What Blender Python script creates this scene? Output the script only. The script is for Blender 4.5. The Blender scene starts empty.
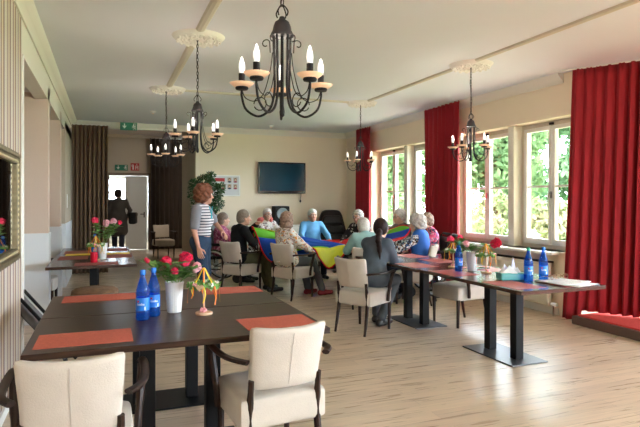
import bpy, bmesh, math, random
import numpy as np
from mathutils import Vector, Matrix, Euler

PI = math.pi
SC = bpy.context.scene
COL = SC.collection
R = math.radians

# ------------------------------------------------------------------ camera, world, sun, exposure
cam_d = bpy.data.cameras.new('camera')
cam = bpy.data.objects.new('camera', cam_d)
COL.objects.link(cam)
cam.location = (0, 0, 1.45)
cam.rotation_euler = (R(90), 0, R(-21.26))
cam_d.sensor_width = 36
cam_d.lens = 36 * 550 / 640
cam_d.shift_y = -12.5 / 640
cam_d.clip_start = 0.05
cam_d.clip_end = 300
SC.camera = cam

w = bpy.data.worlds.new('daylight')
SC.world = w
w.use_nodes = True
bgn = w.node_tree.nodes['Background']
bgn.inputs[0].default_value = (0.76, 0.88, 1.0, 1)
bgn.inputs[1].default_value = 11.0

sun_d = bpy.data.lights.new('sun', 'SUN')
sun_d.energy = 3.5
sun_d.angle = R(3)
sun_d.color = (1.0, 0.95, 0.85)
sun = bpy.data.objects.new('sun', sun_d)
sun.rotation_euler = Vector((0.62, 0.35, -1.0)).to_track_quat('-Z', 'Y').to_euler()
sun.location = (-10, -5, 20)
COL.objects.link(sun)

SC.view_settings.view_transform = 'Standard'
SC.view_settings.look = 'None'
SC.view_settings.gamma = 1
SC.view_settings.exposure = 1.68
SC.view_settings.use_curve_mapping = False
try:
    SC.cycles.max_bounces = 10
    SC.cycles.diffuse_bounces = 6
    SC.cycles.transparent_max_bounces = 16
    SC.cycles.sample_clamp_indirect = 6
    SC.cycles.caustics_reflective = False
    SC.cycles.caustics_refractive = False
except Exception:
    pass


def portal(cx, cy, cz, sx, sz, normal):
    d = bpy.data.lights.new('window_portal', 'AREA')
    d.shape = 'RECTANGLE'
    d.size = sx
    d.size_y = sz
    d.cycles.is_portal = True
    o = bpy.data.objects.new('window_portal', d)
    o.location = (cx, cy, cz)
    o.rotation_euler = Vector(normal).to_track_quat('-Z', 'Z').to_euler()
    COL.objects.link(o)


# ------------------------------------------------------------------ materials
def mat(name, col, rough=0.6, metal=0.0, var=0.0, vscale=8.0, spec=None, bump=0.0, bscale=60.0, trans=0.0,
        emit=None, estr=0.0, coat=0.0, sheen=0.0, ior=None, sub=0.0):
    m = bpy.data.materials.new(name)
    m.use_nodes = True
    nt = m.node_tree
    b = nt.nodes['Principled BSDF']
    b.inputs['Base Color'].default_value = (*col, 1)
    b.inputs['Roughness'].default_value = rough
    b.inputs['Metallic'].default_value = metal
    if spec is not None: b.inputs['Specular IOR Level'].default_value = spec
    if trans: b.inputs['Transmission Weight'].default_value = trans
    if ior: b.inputs['IOR'].default_value = ior
    if coat: b.inputs['Coat Weight'].default_value = coat
    if sheen: b.inputs['Sheen Weight'].default_value = sheen
    if sub: b.inputs['Subsurface Weight'].default_value = sub; b.inputs['Subsurface Scale'].default_value = 0.02
    if emit: b.inputs['Emission Color'].default_value = (*emit, 1); b.inputs['Emission Strength'].default_value = estr
    if var or bump:
        tc = nt.nodes.new('ShaderNodeTexCoord')
    if var:
        n = nt.nodes.new('ShaderNodeTexNoise'); n.inputs['Scale'].default_value = vscale
        n.inputs['Detail'].default_value = 5
        nt.links.new(tc.outputs['Object'], n.inputs['Vector'])
        rp = nt.nodes.new('ShaderNodeValToRGB')
        rp.color_ramp.elements[0].position = 0.3; rp.color_ramp.elements[1].position = 0.7
        rp.color_ramp.elements[0].color = (*[max(0, c * (1 - var)) for c in col], 1)
        rp.color_ramp.elements[1].color = (*[min(1, c * (1 + var)) for c in col], 1)
        nt.links.new(n.outputs['Fac'], rp.inputs['Fac'])
        nt.links.new(rp.outputs['Color'], b.inputs['Base Color'])
    if bump:
        n2 = nt.nodes.new('ShaderNodeTexNoise'); n2.inputs['Scale'].default_value = bscale
        n2.inputs['Detail'].default_value = 4
        nt.links.new(tc.outputs['Object'], n2.inputs['Vector'])
        bm_ = nt.nodes.new('ShaderNodeBump'); bm_.inputs['Strength'].default_value = bump
        bm_.inputs['Distance'].default_value = 0.01
        nt.links.new(n2.outputs['Fac'], bm_.inputs['Height'])
        nt.links.new(bm_.outputs['Normal'], b.inputs['Normal'])
    return m


def ramp_mat(name, build, stops, rough=0.6, interp='CONSTANT', bump_fac=None, spec=None):
    """build(nt, texcoord_node) returns the socket that drives a colour ramp with the given stops"""
    m = bpy.data.materials.new(name)
    m.use_nodes = True
    nt = m.node_tree
    b = nt.nodes['Principled BSDF']
    b.inputs['Roughness'].default_value = rough
    if spec is not None: b.inputs['Specular IOR Level'].default_value = spec
    tc = nt.nodes.new('ShaderNodeTexCoord')
    s = build(nt, tc)
    rp = nt.nodes.new('ShaderNodeValToRGB')
    cr = rp.color_ramp
    cr.interpolation = interp
    while len(cr.elements) < len(stops): cr.elements.new(0.5)
    for e, (p, c) in zip(cr.elements, stops):
        e.position = p; e.color = (*c, 1)
    nt.links.new(s, rp.inputs['Fac'])
    nt.links.new(rp.outputs['Color'], b.inputs['Base Color'])
    return m


def axis_stripes(axis, period, offset=0.0):
    def f(nt, tc):
        sp = nt.nodes.new('ShaderNodeSeparateXYZ'); nt.links.new(tc.outputs['Object'], sp.inputs[0])
        a = nt.nodes.new('ShaderNodeMath'); a.operation = 'MULTIPLY_ADD'
        a.inputs[1].default_value = 1 / period; a.inputs[2].default_value = offset
        nt.links.new(sp.outputs[axis], a.inputs[0])
        fr = nt.nodes.new('ShaderNodeMath'); fr.operation = 'FRACT'; nt.links.new(a.outputs[0], fr.inputs[0])
        return fr.outputs[0]
    return f


def vor(scale):
    def f(nt, tc):
        v = nt.nodes.new('ShaderNodeTexVoronoi'); v.inputs['Scale'].default_value = scale
        nt.links.new(tc.outputs['Object'], v.inputs['Vector'])
        sp = nt.nodes.new('ShaderNodeSeparateColor'); nt.links.new(v.outputs['Color'], sp.inputs[0])
        return sp.outputs[0]
    return f


def noise_f(scale, detail=3, stretch=(1, 1, 1)):
    def f(nt, tc):
        mp = nt.nodes.new('ShaderNodeMapping'); mp.inputs['Scale'].default_value = stretch
        nt.links.new(tc.outputs['Object'], mp.inputs[0])
        n = nt.nodes.new('ShaderNodeTexNoise'); n.inputs['Scale'].default_value = scale; n.inputs['Detail'].default_value = detail
        nt.links.new(mp.outputs[0], n.inputs['Vector'])
        return n.outputs['Fac']
    return f


def floor_material():
    m = bpy.data.materials.new('laminate_planks'); m.use_nodes = True
    nt = m.node_tree; b = nt.nodes['Principled BSDF']; L = nt.links.new
    tc = nt.nodes.new('ShaderNodeTexCoord')
    br = nt.nodes.new('ShaderNodeTexBrick')
    br.offset = 0.37; br.squash = 1
    br.inputs['Scale'].default_value = 1.0
    br.inputs['Brick Width'].default_value = 1.28
    br.inputs['Row Height'].default_value = 0.13
    br.inputs['Mortar Size'].default_value = 0.0016
    br.inputs['Mortar Smooth'].default_value = 0.2
    br.inputs['Color1'].default_value = (0.50, 0.385, 0.28, 1)
    br.inputs['Color2'].default_value = (0.62, 0.49, 0.36, 1)
    br.inputs['Mortar'].default_value = (0.30, 0.23, 0.17, 1)
    br.inputs['Bias'].default_value = 0.0
    L(tc.outputs['Object'], br.inputs['Vector'])
    mp = nt.nodes.new('ShaderNodeMapping'); mp.inputs['Scale'].default_value = (1.0, 14, 1)
    L(tc.outputs['Object'], mp.inputs[0])
    n = nt.nodes.new('ShaderNodeTexNoise'); n.inputs['Scale'].default_value = 2.4; n.inputs['Detail'].default_value = 8
    n.inputs['Distortion'].default_value = 0.6
    L(mp.outputs[0], n.inputs['Vector'])
    rp = nt.nodes.new('ShaderNodeValToRGB')
    rp.color_ramp.elements[0].position = 0.3; rp.color_ramp.elements[0].color = (0.80, 0.78, 0.76, 1)
    rp.color_ramp.elements[1].position = 0.72; rp.color_ramp.elements[1].color = (1.15, 1.13, 1.10, 1)
    L(n.outputs['Fac'], rp.inputs['Fac'])
    mx = nt.nodes.new('ShaderNodeMixRGB'); mx.blend_type = 'MULTIPLY'; mx.inputs[0].default_value = 0.85
    L(br.outputs['Color'], mx.inputs[1]); L(rp.outputs['Color'], mx.inputs[2])
    L(mx.outputs[0], b.inputs['Base Color'])
    b.inputs['Roughness'].default_value = 0.27
    b.inputs['Specular IOR Level'].default_value = 0.5
    mr = nt.nodes.new('ShaderNodeMapRange'); mr.inputs[3].default_value = 0.22; mr.inputs[4].default_value = 0.36
    L(n.outputs['Fac'], mr.inputs[0]); L(mr.outputs[0], b.inputs['Roughness'])
    bp = nt.nodes.new('ShaderNodeBump'); bp.inputs['Strength'].default_value = 0.12; bp.inputs['Distance'].default_value = 0.004
    L(n.outputs['Fac'], bp.inputs['Height']); L(bp.outputs['Normal'], b.inputs['Normal'])
    return m


def glass_material(name='window_glass', tint=(1, 1, 1), ior=1.45):
    m = bpy.data.materials.new(name); m.use_nodes = True
    nt = m.node_tree; nt.nodes.clear(); L = nt.links.new
    o = nt.nodes.new('ShaderNodeOutputMaterial')
    t = nt.nodes.new('ShaderNodeBsdfTransparent'); t.inputs[0].default_value = (*tint, 1)
    g = nt.nodes.new('ShaderNodeBsdfGlossy'); g.inputs['Roughness'].default_value = 0.02
    fr = nt.nodes.new('ShaderNodeFresnel'); fr.inputs[0].default_value = ior
    mx = nt.nodes.new('ShaderNodeMixShader')
    ge = nt.nodes.new('ShaderNodeNewGeometry')
    sb = nt.nodes.new('ShaderNodeMath'); sb.operation = 'SUBTRACT'; sb.inputs[0].default_value = 1; sb.use_clamp = True
    mu = nt.nodes.new('ShaderNodeMath'); mu.operation = 'MULTIPLY'
    L(ge.outputs['Backfacing'], sb.inputs[1]); L(fr.outputs[0], mu.inputs[0]); L(sb.outputs[0], mu.inputs[1])
    L(mu.outputs[0], mx.inputs[0]); L(t.outputs[0], mx.inputs[1]); L(g.outputs[0], mx.inputs[2]); L(mx.outputs[0], o.inputs[0])
    return m


def leaf_material(name, cols, trans=0.45):
    m = bpy.data.materials.new(name); m.use_nodes = True
    nt = m.node_tree; nt.nodes.clear(); L = nt.links.new
    o = nt.nodes.new('ShaderNodeOutputMaterial')
    tc = nt.nodes.new('ShaderNodeTexCoord')
    n = nt.nodes.new('ShaderNodeTexNoise'); n.inputs['Scale'].default_value = 1.3; n.inputs['Detail'].default_value = 6
    L(tc.outputs['Object'], n.inputs['Vector'])
    rp = nt.nodes.new('ShaderNodeValToRGB')
    while len(rp.color_ramp.elements) < len(cols): rp.color_ramp.elements.new(0.5)
    for i, (e, c) in enumerate(zip(rp.color_ramp.elements, cols)):
        e.position = 0.3 + 0.4 * i / max(1, len(cols) - 1); e.color = (*c, 1)
    L(n.outputs['Fac'], rp.inputs['Fac'])
    d = nt.nodes.new('ShaderNodeBsdfDiffuse'); tr = nt.nodes.new('ShaderNodeBsdfTranslucent')
    mx = nt.nodes.new('ShaderNodeMixShader'); mx.inputs[0].default_value = trans
    L(rp.outputs[0], d.inputs[0]); L(rp.outputs[0], tr.inputs[0])
    L(d.outputs[0], mx.inputs[1]); L(tr.outputs[0], mx.inputs[2]); L(mx.outputs[0], o.inputs[0])
    return m


M = {}
M['floor'] = floor_material()
M['ceiling'] = mat('ceiling_paint', (0.75, 0.775, 0.83), 0.9, var=0.015, vscale=1.5)
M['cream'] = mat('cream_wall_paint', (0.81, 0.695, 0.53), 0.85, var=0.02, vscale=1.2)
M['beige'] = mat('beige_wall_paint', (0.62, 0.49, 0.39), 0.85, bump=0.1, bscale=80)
M['dim'] = mat('taupe_and_shade_paint', (0.50, 0.43, 0.33), 0.85, var=0.03, vscale=1.5)  # hall wall tone; on the third pier it stands for shade
M['white'] = mat('white_trim_paint', (0.80, 0.79, 0.75), 0.5)
M['cornice'] = mat('cream_cornice_paint', (0.76, 0.72, 0.64), 0.7)
M['strip'] = mat('greyed_moulding_paint', (0.60, 0.56, 0.45), 0.7)
M['wainscot'] = mat('pale_wainscot_paint', (0.75, 0.78, 0.80), 0.45)
M['glass'] = glass_material()
M['wframe'] = mat('window_frame_paint', (0.66, 0.60, 0.50), 0.45)
M['wframe2'] = mat('casement_white_paint', (0.80, 0.79, 0.76), 0.4)
M['wallpaper'] = ramp_mat('striped_wallpaper', axis_stripes(1, 0.26), [
    (0.0, (0.62, 0.50, 0.36)), (0.15, (0.14, 0.05, 0.055)), (0.33, (0.74, 0.70, 0.62)), (0.50, (0.26, 0.15, 0.08)),
    (0.60, (0.74, 0.70, 0.62)), (0.74, (0.20, 0.09, 0.09)), (0.88, (0.58, 0.48, 0.36))], 0.6)
M['table'] = ramp_mat('dark_table_wood', noise_f(3, 6, (1.2, 26, 26)), [(0.3, (0.022, 0.010, 0.006)), (0.7, (0.060, 0.030, 0.019))], 0.33, 'LINEAR', spec=0.22)
M['tableY'] = ramp_mat('dark_table_wood_lengthwise', noise_f(3, 6, (26, 1.2, 26)), [(0.3, (0.036, 0.019, 0.014)), (0.7, (0.085, 0.048, 0.035))], 0.22, 'LINEAR', spec=0.45)
M['edge'] = mat('table_edge_wood', (0.10, 0.05, 0.032), 0.35, var=0.25, vscale=20)
M['blackmetal'] = mat('black_metal', (0.005, 0.0052, 0.006), 0.5, 0.0, spec=0.2)
M['wood'] = ramp_mat('dark_walnut_wood', noise_f(5, 5, (18, 18, 2)), [(0.3, (0.012, 0.005, 0.003)), (0.7, (0.034, 0.014, 0.008))], 0.42, 'LINEAR', spec=0.25)
M['fabric'] = mat('cream_chair_upholstery', (0.53, 0.47, 0.405), 0.75, var=0.04, vscale=14, bump=0.25, bscale=160, sheen=0.2)
M['seam'] = mat('seam_thread', (0.46, 0.40, 0.34), 0.8)
M['matred'] = mat('terracotta_placemat', (0.50, 0.105, 0.06), 0.8, var=0.10, vscale=60, bump=0.3, bscale=400)
M['matpink'] = mat('red_woven_placemat', (0.42, 0.075, 0.07), 0.42, var=0.08, vscale=60)
M['matdark'] = mat('dark_red_placemat', (0.26, 0.055, 0.04), 0.6, var=0.08, vscale=60)
M['redcurtain'] = mat('crimson_curtain_fabric', (0.31, 0.008, 0.016), 0.85, var=0.08, vscale=3)
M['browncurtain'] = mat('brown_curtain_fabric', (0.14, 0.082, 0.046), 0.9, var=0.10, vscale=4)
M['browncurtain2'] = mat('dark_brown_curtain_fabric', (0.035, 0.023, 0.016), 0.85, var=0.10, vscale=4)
M['iron'] = mat('dark_wrought_iron', (0.008, 0.006, 0.007), 0.55, 0.0, spec=0.25)
M['ironcap'] = mat('dark_iron_cap', (0.022, 0.018, 0.020), 0.6, 0.0, spec=0.3)
M['dish'] = mat('peach_glass_dish', (0.92, 0.62, 0.42), 0.35, emit=(1.0, 0.62, 0.38), estr=0.05)  # faint emission stands for bulb light caught in the glass
M['bulb'] = mat('white_candle_bulb', (0.9, 0.9, 0.9), 0.25, emit=(1.0, 0.98, 0.95), estr=0.16)
M['plaster'] = mat('white_plaster_relief', (0.80, 0.78, 0.72), 0.7)
M['gold'] = mat('aged_gilt_frame', (0.20, 0.155, 0.085), 0.45, 0.55, var=0.25, vscale=25)
M['goldlight'] = mat('pale_gilt_beads', (0.50, 0.42, 0.25), 0.4, 0.4)
M['mirror'] = mat('mirror_silver', (0.82, 0.84, 0.84), 0.02, 1.0)
M['black'] = mat('matt_black', (0.005, 0.005, 0.0055), 0.6, spec=0.3)
M['blackgloss'] = mat('glossy_black', (0.008, 0.009, 0.012), 0.12)
M['screen'] = mat('tv_screen_glass', (0.006, 0.045, 0.080), 0.12, spec=0.3)  # blue base colour stands for the bluish reflection in the screen
M['leather'] = mat('black_leather', (0.009, 0.006, 0.005), 0.5, spec=0.3, bump=0.2, bscale=60)
M['basesteel'] = mat('brushed_dark_steel', (0.09, 0.092, 0.10), 0.32, 0.5)
M['rimmetal'] = mat('aluminium_rim', (0.6, 0.6, 0.62), 0.4, 0.3)
M['chrome'] = mat('chrome', (0.62, 0.62, 0.64), 0.18, 1.0)
M['rubber'] = mat('dark_rubber', (0.03, 0.03, 0.032), 0.7)
M['bottle'] = mat('blue_bottle_plastic', (0.03, 0.26, 0.85), 0.05, trans=0.85, ior=1.2)
M['bottlecap'] = mat('blue_bottle_cap', (0.01, 0.17, 0.68), 0.35)
M['greencap'] = mat('green_bottle_cap', (0.02, 0.25, 0.14), 0.35)
M['label'] = mat('blue_bottle_label', (0.015, 0.20, 0.72), 0.4)
M['labelwhite'] = mat('label_white', (0.82, 0.85, 0.9), 0.5)
M['labelred'] = mat('label_red', (0.75, 0.05, 0.07), 0.5)
m = glass_material('blue_bottle_plastic', (0.10, 0.42, 0.95), 1.5); M['bottle'] = m; nt = m.node_tree
ds = nt.nodes.new('ShaderNodeBsdfDiffuse'); ds.inputs[0].default_value = (0.01, 0.16, 0.75, 1)
mx2 = nt.nodes.new('ShaderNodeMixShader'); mx2.inputs[0].default_value = 0.16; on = [n for n in nt.nodes if n.type == 'OUTPUT_MATERIAL'][0]
prev = on.inputs[0].links[0].from_socket; nt.links.new(prev, mx2.inputs[1]); nt.links.new(ds.outputs[0], mx2.inputs[2]); nt.links.new(mx2.outputs[0], on.inputs[0])
M['vase'] = mat('white_vase_plastic', (0.82, 0.82, 0.81), 0.3)
M['peony'] = mat('crimson_petals', (0.80, 0.018, 0.085), 0.6, var=0.45, vscale=60, sub=0.1)
M['peonypink'] = mat('pale_pink_petals', (0.86, 0.45, 0.52), 0.6, var=0.15, vscale=60)
M['leaf'] = mat('flower_leaf_green', (0.15, 0.34, 0.07), 0.45, var=0.35, vscale=30)
M['stem'] = mat('flower_stem_green', (0.22, 0.34, 0.08), 0.5)
M['rawwood'] = mat('pale_raw_wood', (0.66, 0.42, 0.26), 0.6, var=0.12, vscale=40)
M['bark'] = mat('wood_slice_bark', (0.34, 0.17, 0.09), 0.8, var=0.2, vscale=40)
M['orange'] = mat('orange_ribbon', (0.92, 0.25, 0.02), 0.5)
M['yellow'] = mat('yellow_ribbon', (0.90, 0.62, 0.03), 0.5)
M['pinkfelt'] = mat('pink_felt', (0.85, 0.38, 0.42), 0.8)
M['whitefelt'] = mat('white_blossom', (0.85, 0.84, 0.78), 0.8)
M['teal'] = mat('teal_box_plastic', (0.10, 0.40, 0.38), 0.45)
M['tissue'] = mat('white_tissue', (0.84, 0.85, 0.88), 0.9)
M['paper'] = ramp_mat('newsprint', noise_f(60, 4, (1, 4, 1)), [(0.35, (0.45, 0.44, 0.42)), (0.5, (0.80, 0.80, 0.78))], 0.8, 'LINEAR')
M['candle'] = mat('red_glass_candle', (0.75, 0.02, 0.05), 0.25, trans=0.2)
M['signgreen'] = mat('exit_sign_green', (0.0, 0.16, 0.075), 0.5)
M['signred'] = mat('fire_sign_red', (0.42, 0.015, 0.02), 0.5)
M['signwhite'] = mat('sign_white', (0.82, 0.85, 0.78), 0.5)
M['stage'] = mat('red_stage_carpet', (0.62, 0.06, 0.055), 0.9, var=0.12, vscale=90)
M['stageedge'] = mat('dark_stage_edge', (0.12, 0.07, 0.06), 0.5)
M['door'] = mat('white_door_paint', (0.62, 0.64, 0.62), 0.45)
M['darkframe'] = mat('brown_door_frame', (0.20, 0.14, 0.09), 0.5)
M['grey'] = mat('grey_planter', (0.26, 0.31, 0.33), 0.5)
M['radiator'] = mat('cream_radiator_enamel', (0.72, 0.66, 0.54), 0.4)
M['lawn'] = mat('lawn_grass', (0.22, 0.28, 0.13), 0.9, var=0.4, vscale=3)
M['trunk'] = mat('tree_bark', (0.16, 0.12, 0.09), 0.9, var=0.3, vscale=12)
M['leafA'] = leaf_material('garden_leaves_bright', [(0.065, 0.125, 0.05), (0.16, 0.225, 0.095)])
M['leafB'] = leaf_material('garden_leaves_deep', [(0.04, 0.095, 0.04), (0.115, 0.18, 0.09)])
M['leafC'] = leaf_material('garden_leaves_warm', [(0.08, 0.15, 0.05), (0.20, 0.22, 0.10), (0.28, 0.21, 0.16)])
M['leafin'] = mat('indoor_tree_leaves', (0.030, 0.085, 0.022), 0.4, var=0.5, vscale=9)
M['brownfur'] = mat('brown_seat_cover', (0.16, 0.085, 0.045), 0.95, var=0.3, vscale=18, bump=0.8, bscale=50)
M['greypad'] = mat('grey_quilted_fabric', (0.13, 0.125, 0.125), 0.85, var=0.15, vscale=20)


# ------------------------------------------------------------------ mesh helpers
def new_obj(name, me, parent=None, m=None, smooth=True, bevel=0.0):
    o = bpy.data.objects.new(name, me)
    COL.objects.link(o)
    if m is not None:
        for mm in (m if isinstance(m, (list, tuple)) else [m]):
            me.materials.append(mm)
    if parent is not None: o.parent = parent
    if smooth and len(me.polygons):
        me.polygons.foreach_set('use_smooth', [True] * len(me.polygons))
        try:
            me.set_sharp_from_angle(angle=R(38))
        except Exception:
            pass
    if bevel:
        md = o.modifiers.new('edge', 'BEVEL'); md.width = bevel; md.segments = 2; md.limit_method = 'ANGLE'
        md.angle_limit = R(40)
    return o


class G:
    """collects shapes into one mesh"""
    def __init__(s): s.v = []; s.f = []; s.mi = []; s.cur = 0
    def add(s, vs, fs):
        n = len(s.v); s.v += [tuple(p) for p in vs]
        for f in fs: s.f.append(tuple(i + n for i in f)); s.mi.append(s.cur)
        return s
    def box(s, x0, x1, y0, y1, z0, z1, M_=None):
        vs = [Vector((x, y, z)) for z in (z0, z1) for x, y in ((x0, y0), (x1, y0), (x1, y1), (x0, y1))]
        if M_ is not None: vs = [M_ @ p for p in vs]
        return s.add(vs, [(3, 2, 1, 0), (4, 5, 6, 7), (0, 1, 5, 4), (1, 2, 6, 5), (2, 3, 7, 6), (3, 0, 4, 7)])
    def rbox(s, cx, cy, cz, sx, sy, sz, r=0.02, n=8, fn=None, M_=None):
        """box with rounded edges, optionally bent by fn(p)"""
        h = Vector((sx / 2, sy / 2, sz / 2))
        t = [i / n * 2 - 1 for i in range(n + 1)]
        def warp(a, hh):
            # spend more rows near the edges
            e = min(0.45, r / hh * 1.0)
            k = (abs(a) ** 0.6) * (1 if a > 0 else -1)
            return k * hh
        for ax in range(3):
            for sg in (-1, 1):
                vs = []
                for i in range(n + 1):
                    for j in range(n + 1):
                        p = [0, 0, 0]
                        p[ax] = sg * h[ax]
                        p[(ax + 1) % 3] = warp(t[i], h[(ax + 1) % 3])
                        p[(ax + 2) % 3] = warp(t[j], h[(ax + 2) % 3])
                        p = Vector(p)
                        q = Vector([max(-(h[k] - r), min(h[k] - r, p[k])) for k in range(3)])
                        d = p - q
                        if d.length > 1e-9: p = q + d.normalized() * r
                        p += Vector((cx, cy, cz))
                        if fn: p = Vector(fn(p))
                        if M_ is not None: p = M_ @ p
                        vs.append(p)
                fs = []
                for i in range(n):
                    for j in range(n):
                        a = i * (n + 1) + j; q4 = (a, a + n + 1, a + n + 2, a + 1)
                        fs.append(q4 if sg > 0 else q4[::-1])
                s.add(vs, fs)
        return s
    def lathe(s, prof, c=(0, 0, 0), n=24, fn=None, M_=None, caps=True):
        vs = []; fs = []
        for r_, z in prof:
            for k in range(n):
                a = 2 * PI * k / n
                rr = r_ * (fn(a, z) if fn else 1)
                p = Vector((c[0] + rr * math.cos(a), c[1] + rr * math.sin(a), c[2] + z))
                vs.append(M_ @ p if M_ is not None else p)
        for i in range(len(prof) - 1):
            for k in range(n):
                a = i * n + k; b = i * n + (k + 1) % n
                fs.append((a, b, b + n, a + n))
        if caps:
            if prof[0][0] > 1e-6: fs.append(tuple(range(n))[::-1])
            if prof[-1][0] > 1e-6: fs.append(tuple(range((len(prof) - 1) * n, len(prof) * n)))
        return s.add(vs, fs)
    def tube(s, path, r=0.01, n=8, closed=False, flat=1.0):
        P = [Vector(p) for p in path]; N = len(P)
        rs = r if isinstance(r, (list, tuple)) else [r] * N
        up = None; vs = []
        for i in range(N):
            if closed: t = (P[(i + 1) % N] - P[i - 1])
            else: t = P[min(i + 1, N - 1)] - P[max(i - 1, 0)]
            if t.length < 1e-9: t = Vector((0, 0, 1))
            t.normalize()
            if up is None:
                up = Vector((0, 0, 1)) if abs(t.z) < 0.9 else Vector((1, 0, 0))
            up = (up - t * up.dot(t))
            if up.length < 1e-6: up = t.orthogonal()
            up.normalize(); sd = t.cross(up)
            for k in range(n):
                a = 2 * PI * k / n
                vs.append(P[i] + (up * math.cos(a) * flat + sd * math.sin(a)) * rs[i])
        fs = []
        for i in range(N if closed else N - 1):
            for k in range(n):
                a = i * n + k; b = i * n + (k + 1) % n
                c = (a + n) % (N * n); d = (b + n) % (N * n)
                fs.append((a, b, d, c))
        if not closed:
            fs.append(tuple(range(n))[::-1]); fs.append(tuple(range((N - 1) * n, N * n)))
        return s.add(vs, fs)
    def ball(s, c, r, n=12, rot=None):
        if not isinstance(r, (list, tuple)): r = (r, r, r)
        vs = []; fs = []; m_ = max(6, n // 2 + 2)
        for i in range(m_ + 1):
            ph = PI * i / m_
            for k in range(n):
                a = 2 * PI * k / n
                p = Vector((r[0] * math.sin(ph) * math.cos(a), r[1] * math.sin(ph) * math.sin(a), r[2] * math.cos(ph)))
                if rot is not None: p = rot @ p
                vs.append(p + Vector(c))
        for i in range(m_):
            for k in range(n):
                a = i * n + k; b = i * n + (k + 1) % n
                fs.append((a, a + n, b + n, b))
        return s.add(vs, fs)
    def strip(s, prof, path_a, path_b):
        """extrude a closed 2-D profile of (outward, z) pairs from a to b; outward given per end"""
        (ax, ay, nx, ny), (bx, by, mx, my) = path_a, path_b
        vs = [(ax + nx * o, ay + ny * o, z) for o, z in prof] + [(bx + mx * o, by + my * o, z) for o, z in prof]
        n = len(prof)
        fs = [(i, (i + 1) % n, (i + 1) % n + n, i + n) for i in range(n)] + [tuple(range(n))[::-1], tuple(range(n, 2 * n))]
        return s.add(vs, fs)
    def mesh(s, name='mesh'):
        me = bpy.data.meshes.new(name)
        me.from_pydata([tuple(p) for p in s.v], [], s.f)
        if any(s.mi): me.polygons.foreach_set('material_index', s.mi)
        bm = bmesh.new(); bm.from_mesh(me)
        bmesh.ops.remove_doubles(bm, verts=bm.verts, dist=1e-5)
        bmesh.ops.recalc_face_normals(bm, faces=bm.faces)
        bm.to_mesh(me); bm.free()
        me.update()
        return me
    def obj(s, name, m, parent=None, smooth=True, bevel=0.0):
        return new_obj(name, s.mesh(name), parent, m, smooth, bevel)


def smoothpath(pts, n=8):
    """Catmull-Rom through the points"""
    P = [Vector(p) for p in pts]; out = []
    for i in range(len(P) - 1):
        p0 = P[max(i - 1, 0)]; p1 = P[i]; p2 = P[i + 1]; p3 = P[min(i + 2, len(P) - 1)]
        for k in range(n):
            t = k / n
            out.append(0.5 * ((2 * p1) + (p2 - p0) * t + (2 * p0 - 5 * p1 + 4 * p2 - p3) * t * t + (3 * p1 - p0 - 3 * p2 + p3) * t ** 3))
    out.append(P[-1]); return out


def props(o, label=None, cat=None, group=None, kind=None):
    if label: o['label'] = label
    if cat: o['category'] = cat
    if group: o['group'] = group
    if kind: o['kind'] = kind
    return o


def thing(name, label, cat, loc=(0, 0, 0), rz=0.0, group=None, kind=None):
    o = bpy.data.objects.new(name, None); COL.objects.link(o)
    o.empty_display_size = 0.1
    o.location = loc; o.rotation_euler = (0, 0, rz)
    return props(o, label, cat, group, kind)


def dup(root, loc, rz=0.0, label=None, group=None, scale=None):
    r = root.copy(); COL.objects.link(r); r.location = loc; r.rotation_euler = (0, 0, rz)
    if label: r['label'] = label
    if group: r['group'] = group
    if scale: r.scale = (scale,) * 3
    for ch in list(root.children):
        c = ch.copy(); COL.objects.link(c); c.parent = r
        for g in list(ch.children):
            d = g.copy(); COL.objects.link(d); d.parent = c
    return r


def struct(name, g, m, label=None, smooth=False, parent=None, bevel=0.0):
    o = g.obj(name, m, parent, smooth, bevel)
    if parent is None: props(o, label, name.split('_')[0] if label else None, None, 'structure')
    return o


# ------------------------------------------------------------------ the room
CE = 3.05          # ceiling height
UL, UR = -0.64, 5.35
VB = 12.0
fl = struct('floor', G().box(-2.4, 7.6, -4.2, 20.5, -0.12, 0.0), M['floor'], 'pale laminate plank floor of the dining room')

g = G().box(-0.8, 7.6, -4.2, VB + 0.15, CE, CE + 0.15)
struct('ceiling', g, M['ceiling'], 'white plaster ceiling of the dining room')
g = G().box(-0.9, 4.2, VB + 0.15, 17.4, 3.40, 3.5)
struct('ceiling_hallway', g, M['ceiling'], 'dim ceiling of the hallway beyond the brown curtain')
g = G().box(-2.4, UL - 0.14, 4.6, 12.0, 2.80, 2.9)
struct('ceiling_bay', g, M['ceiling'], 'low ceiling over the recessed bays in the left wall')

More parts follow.
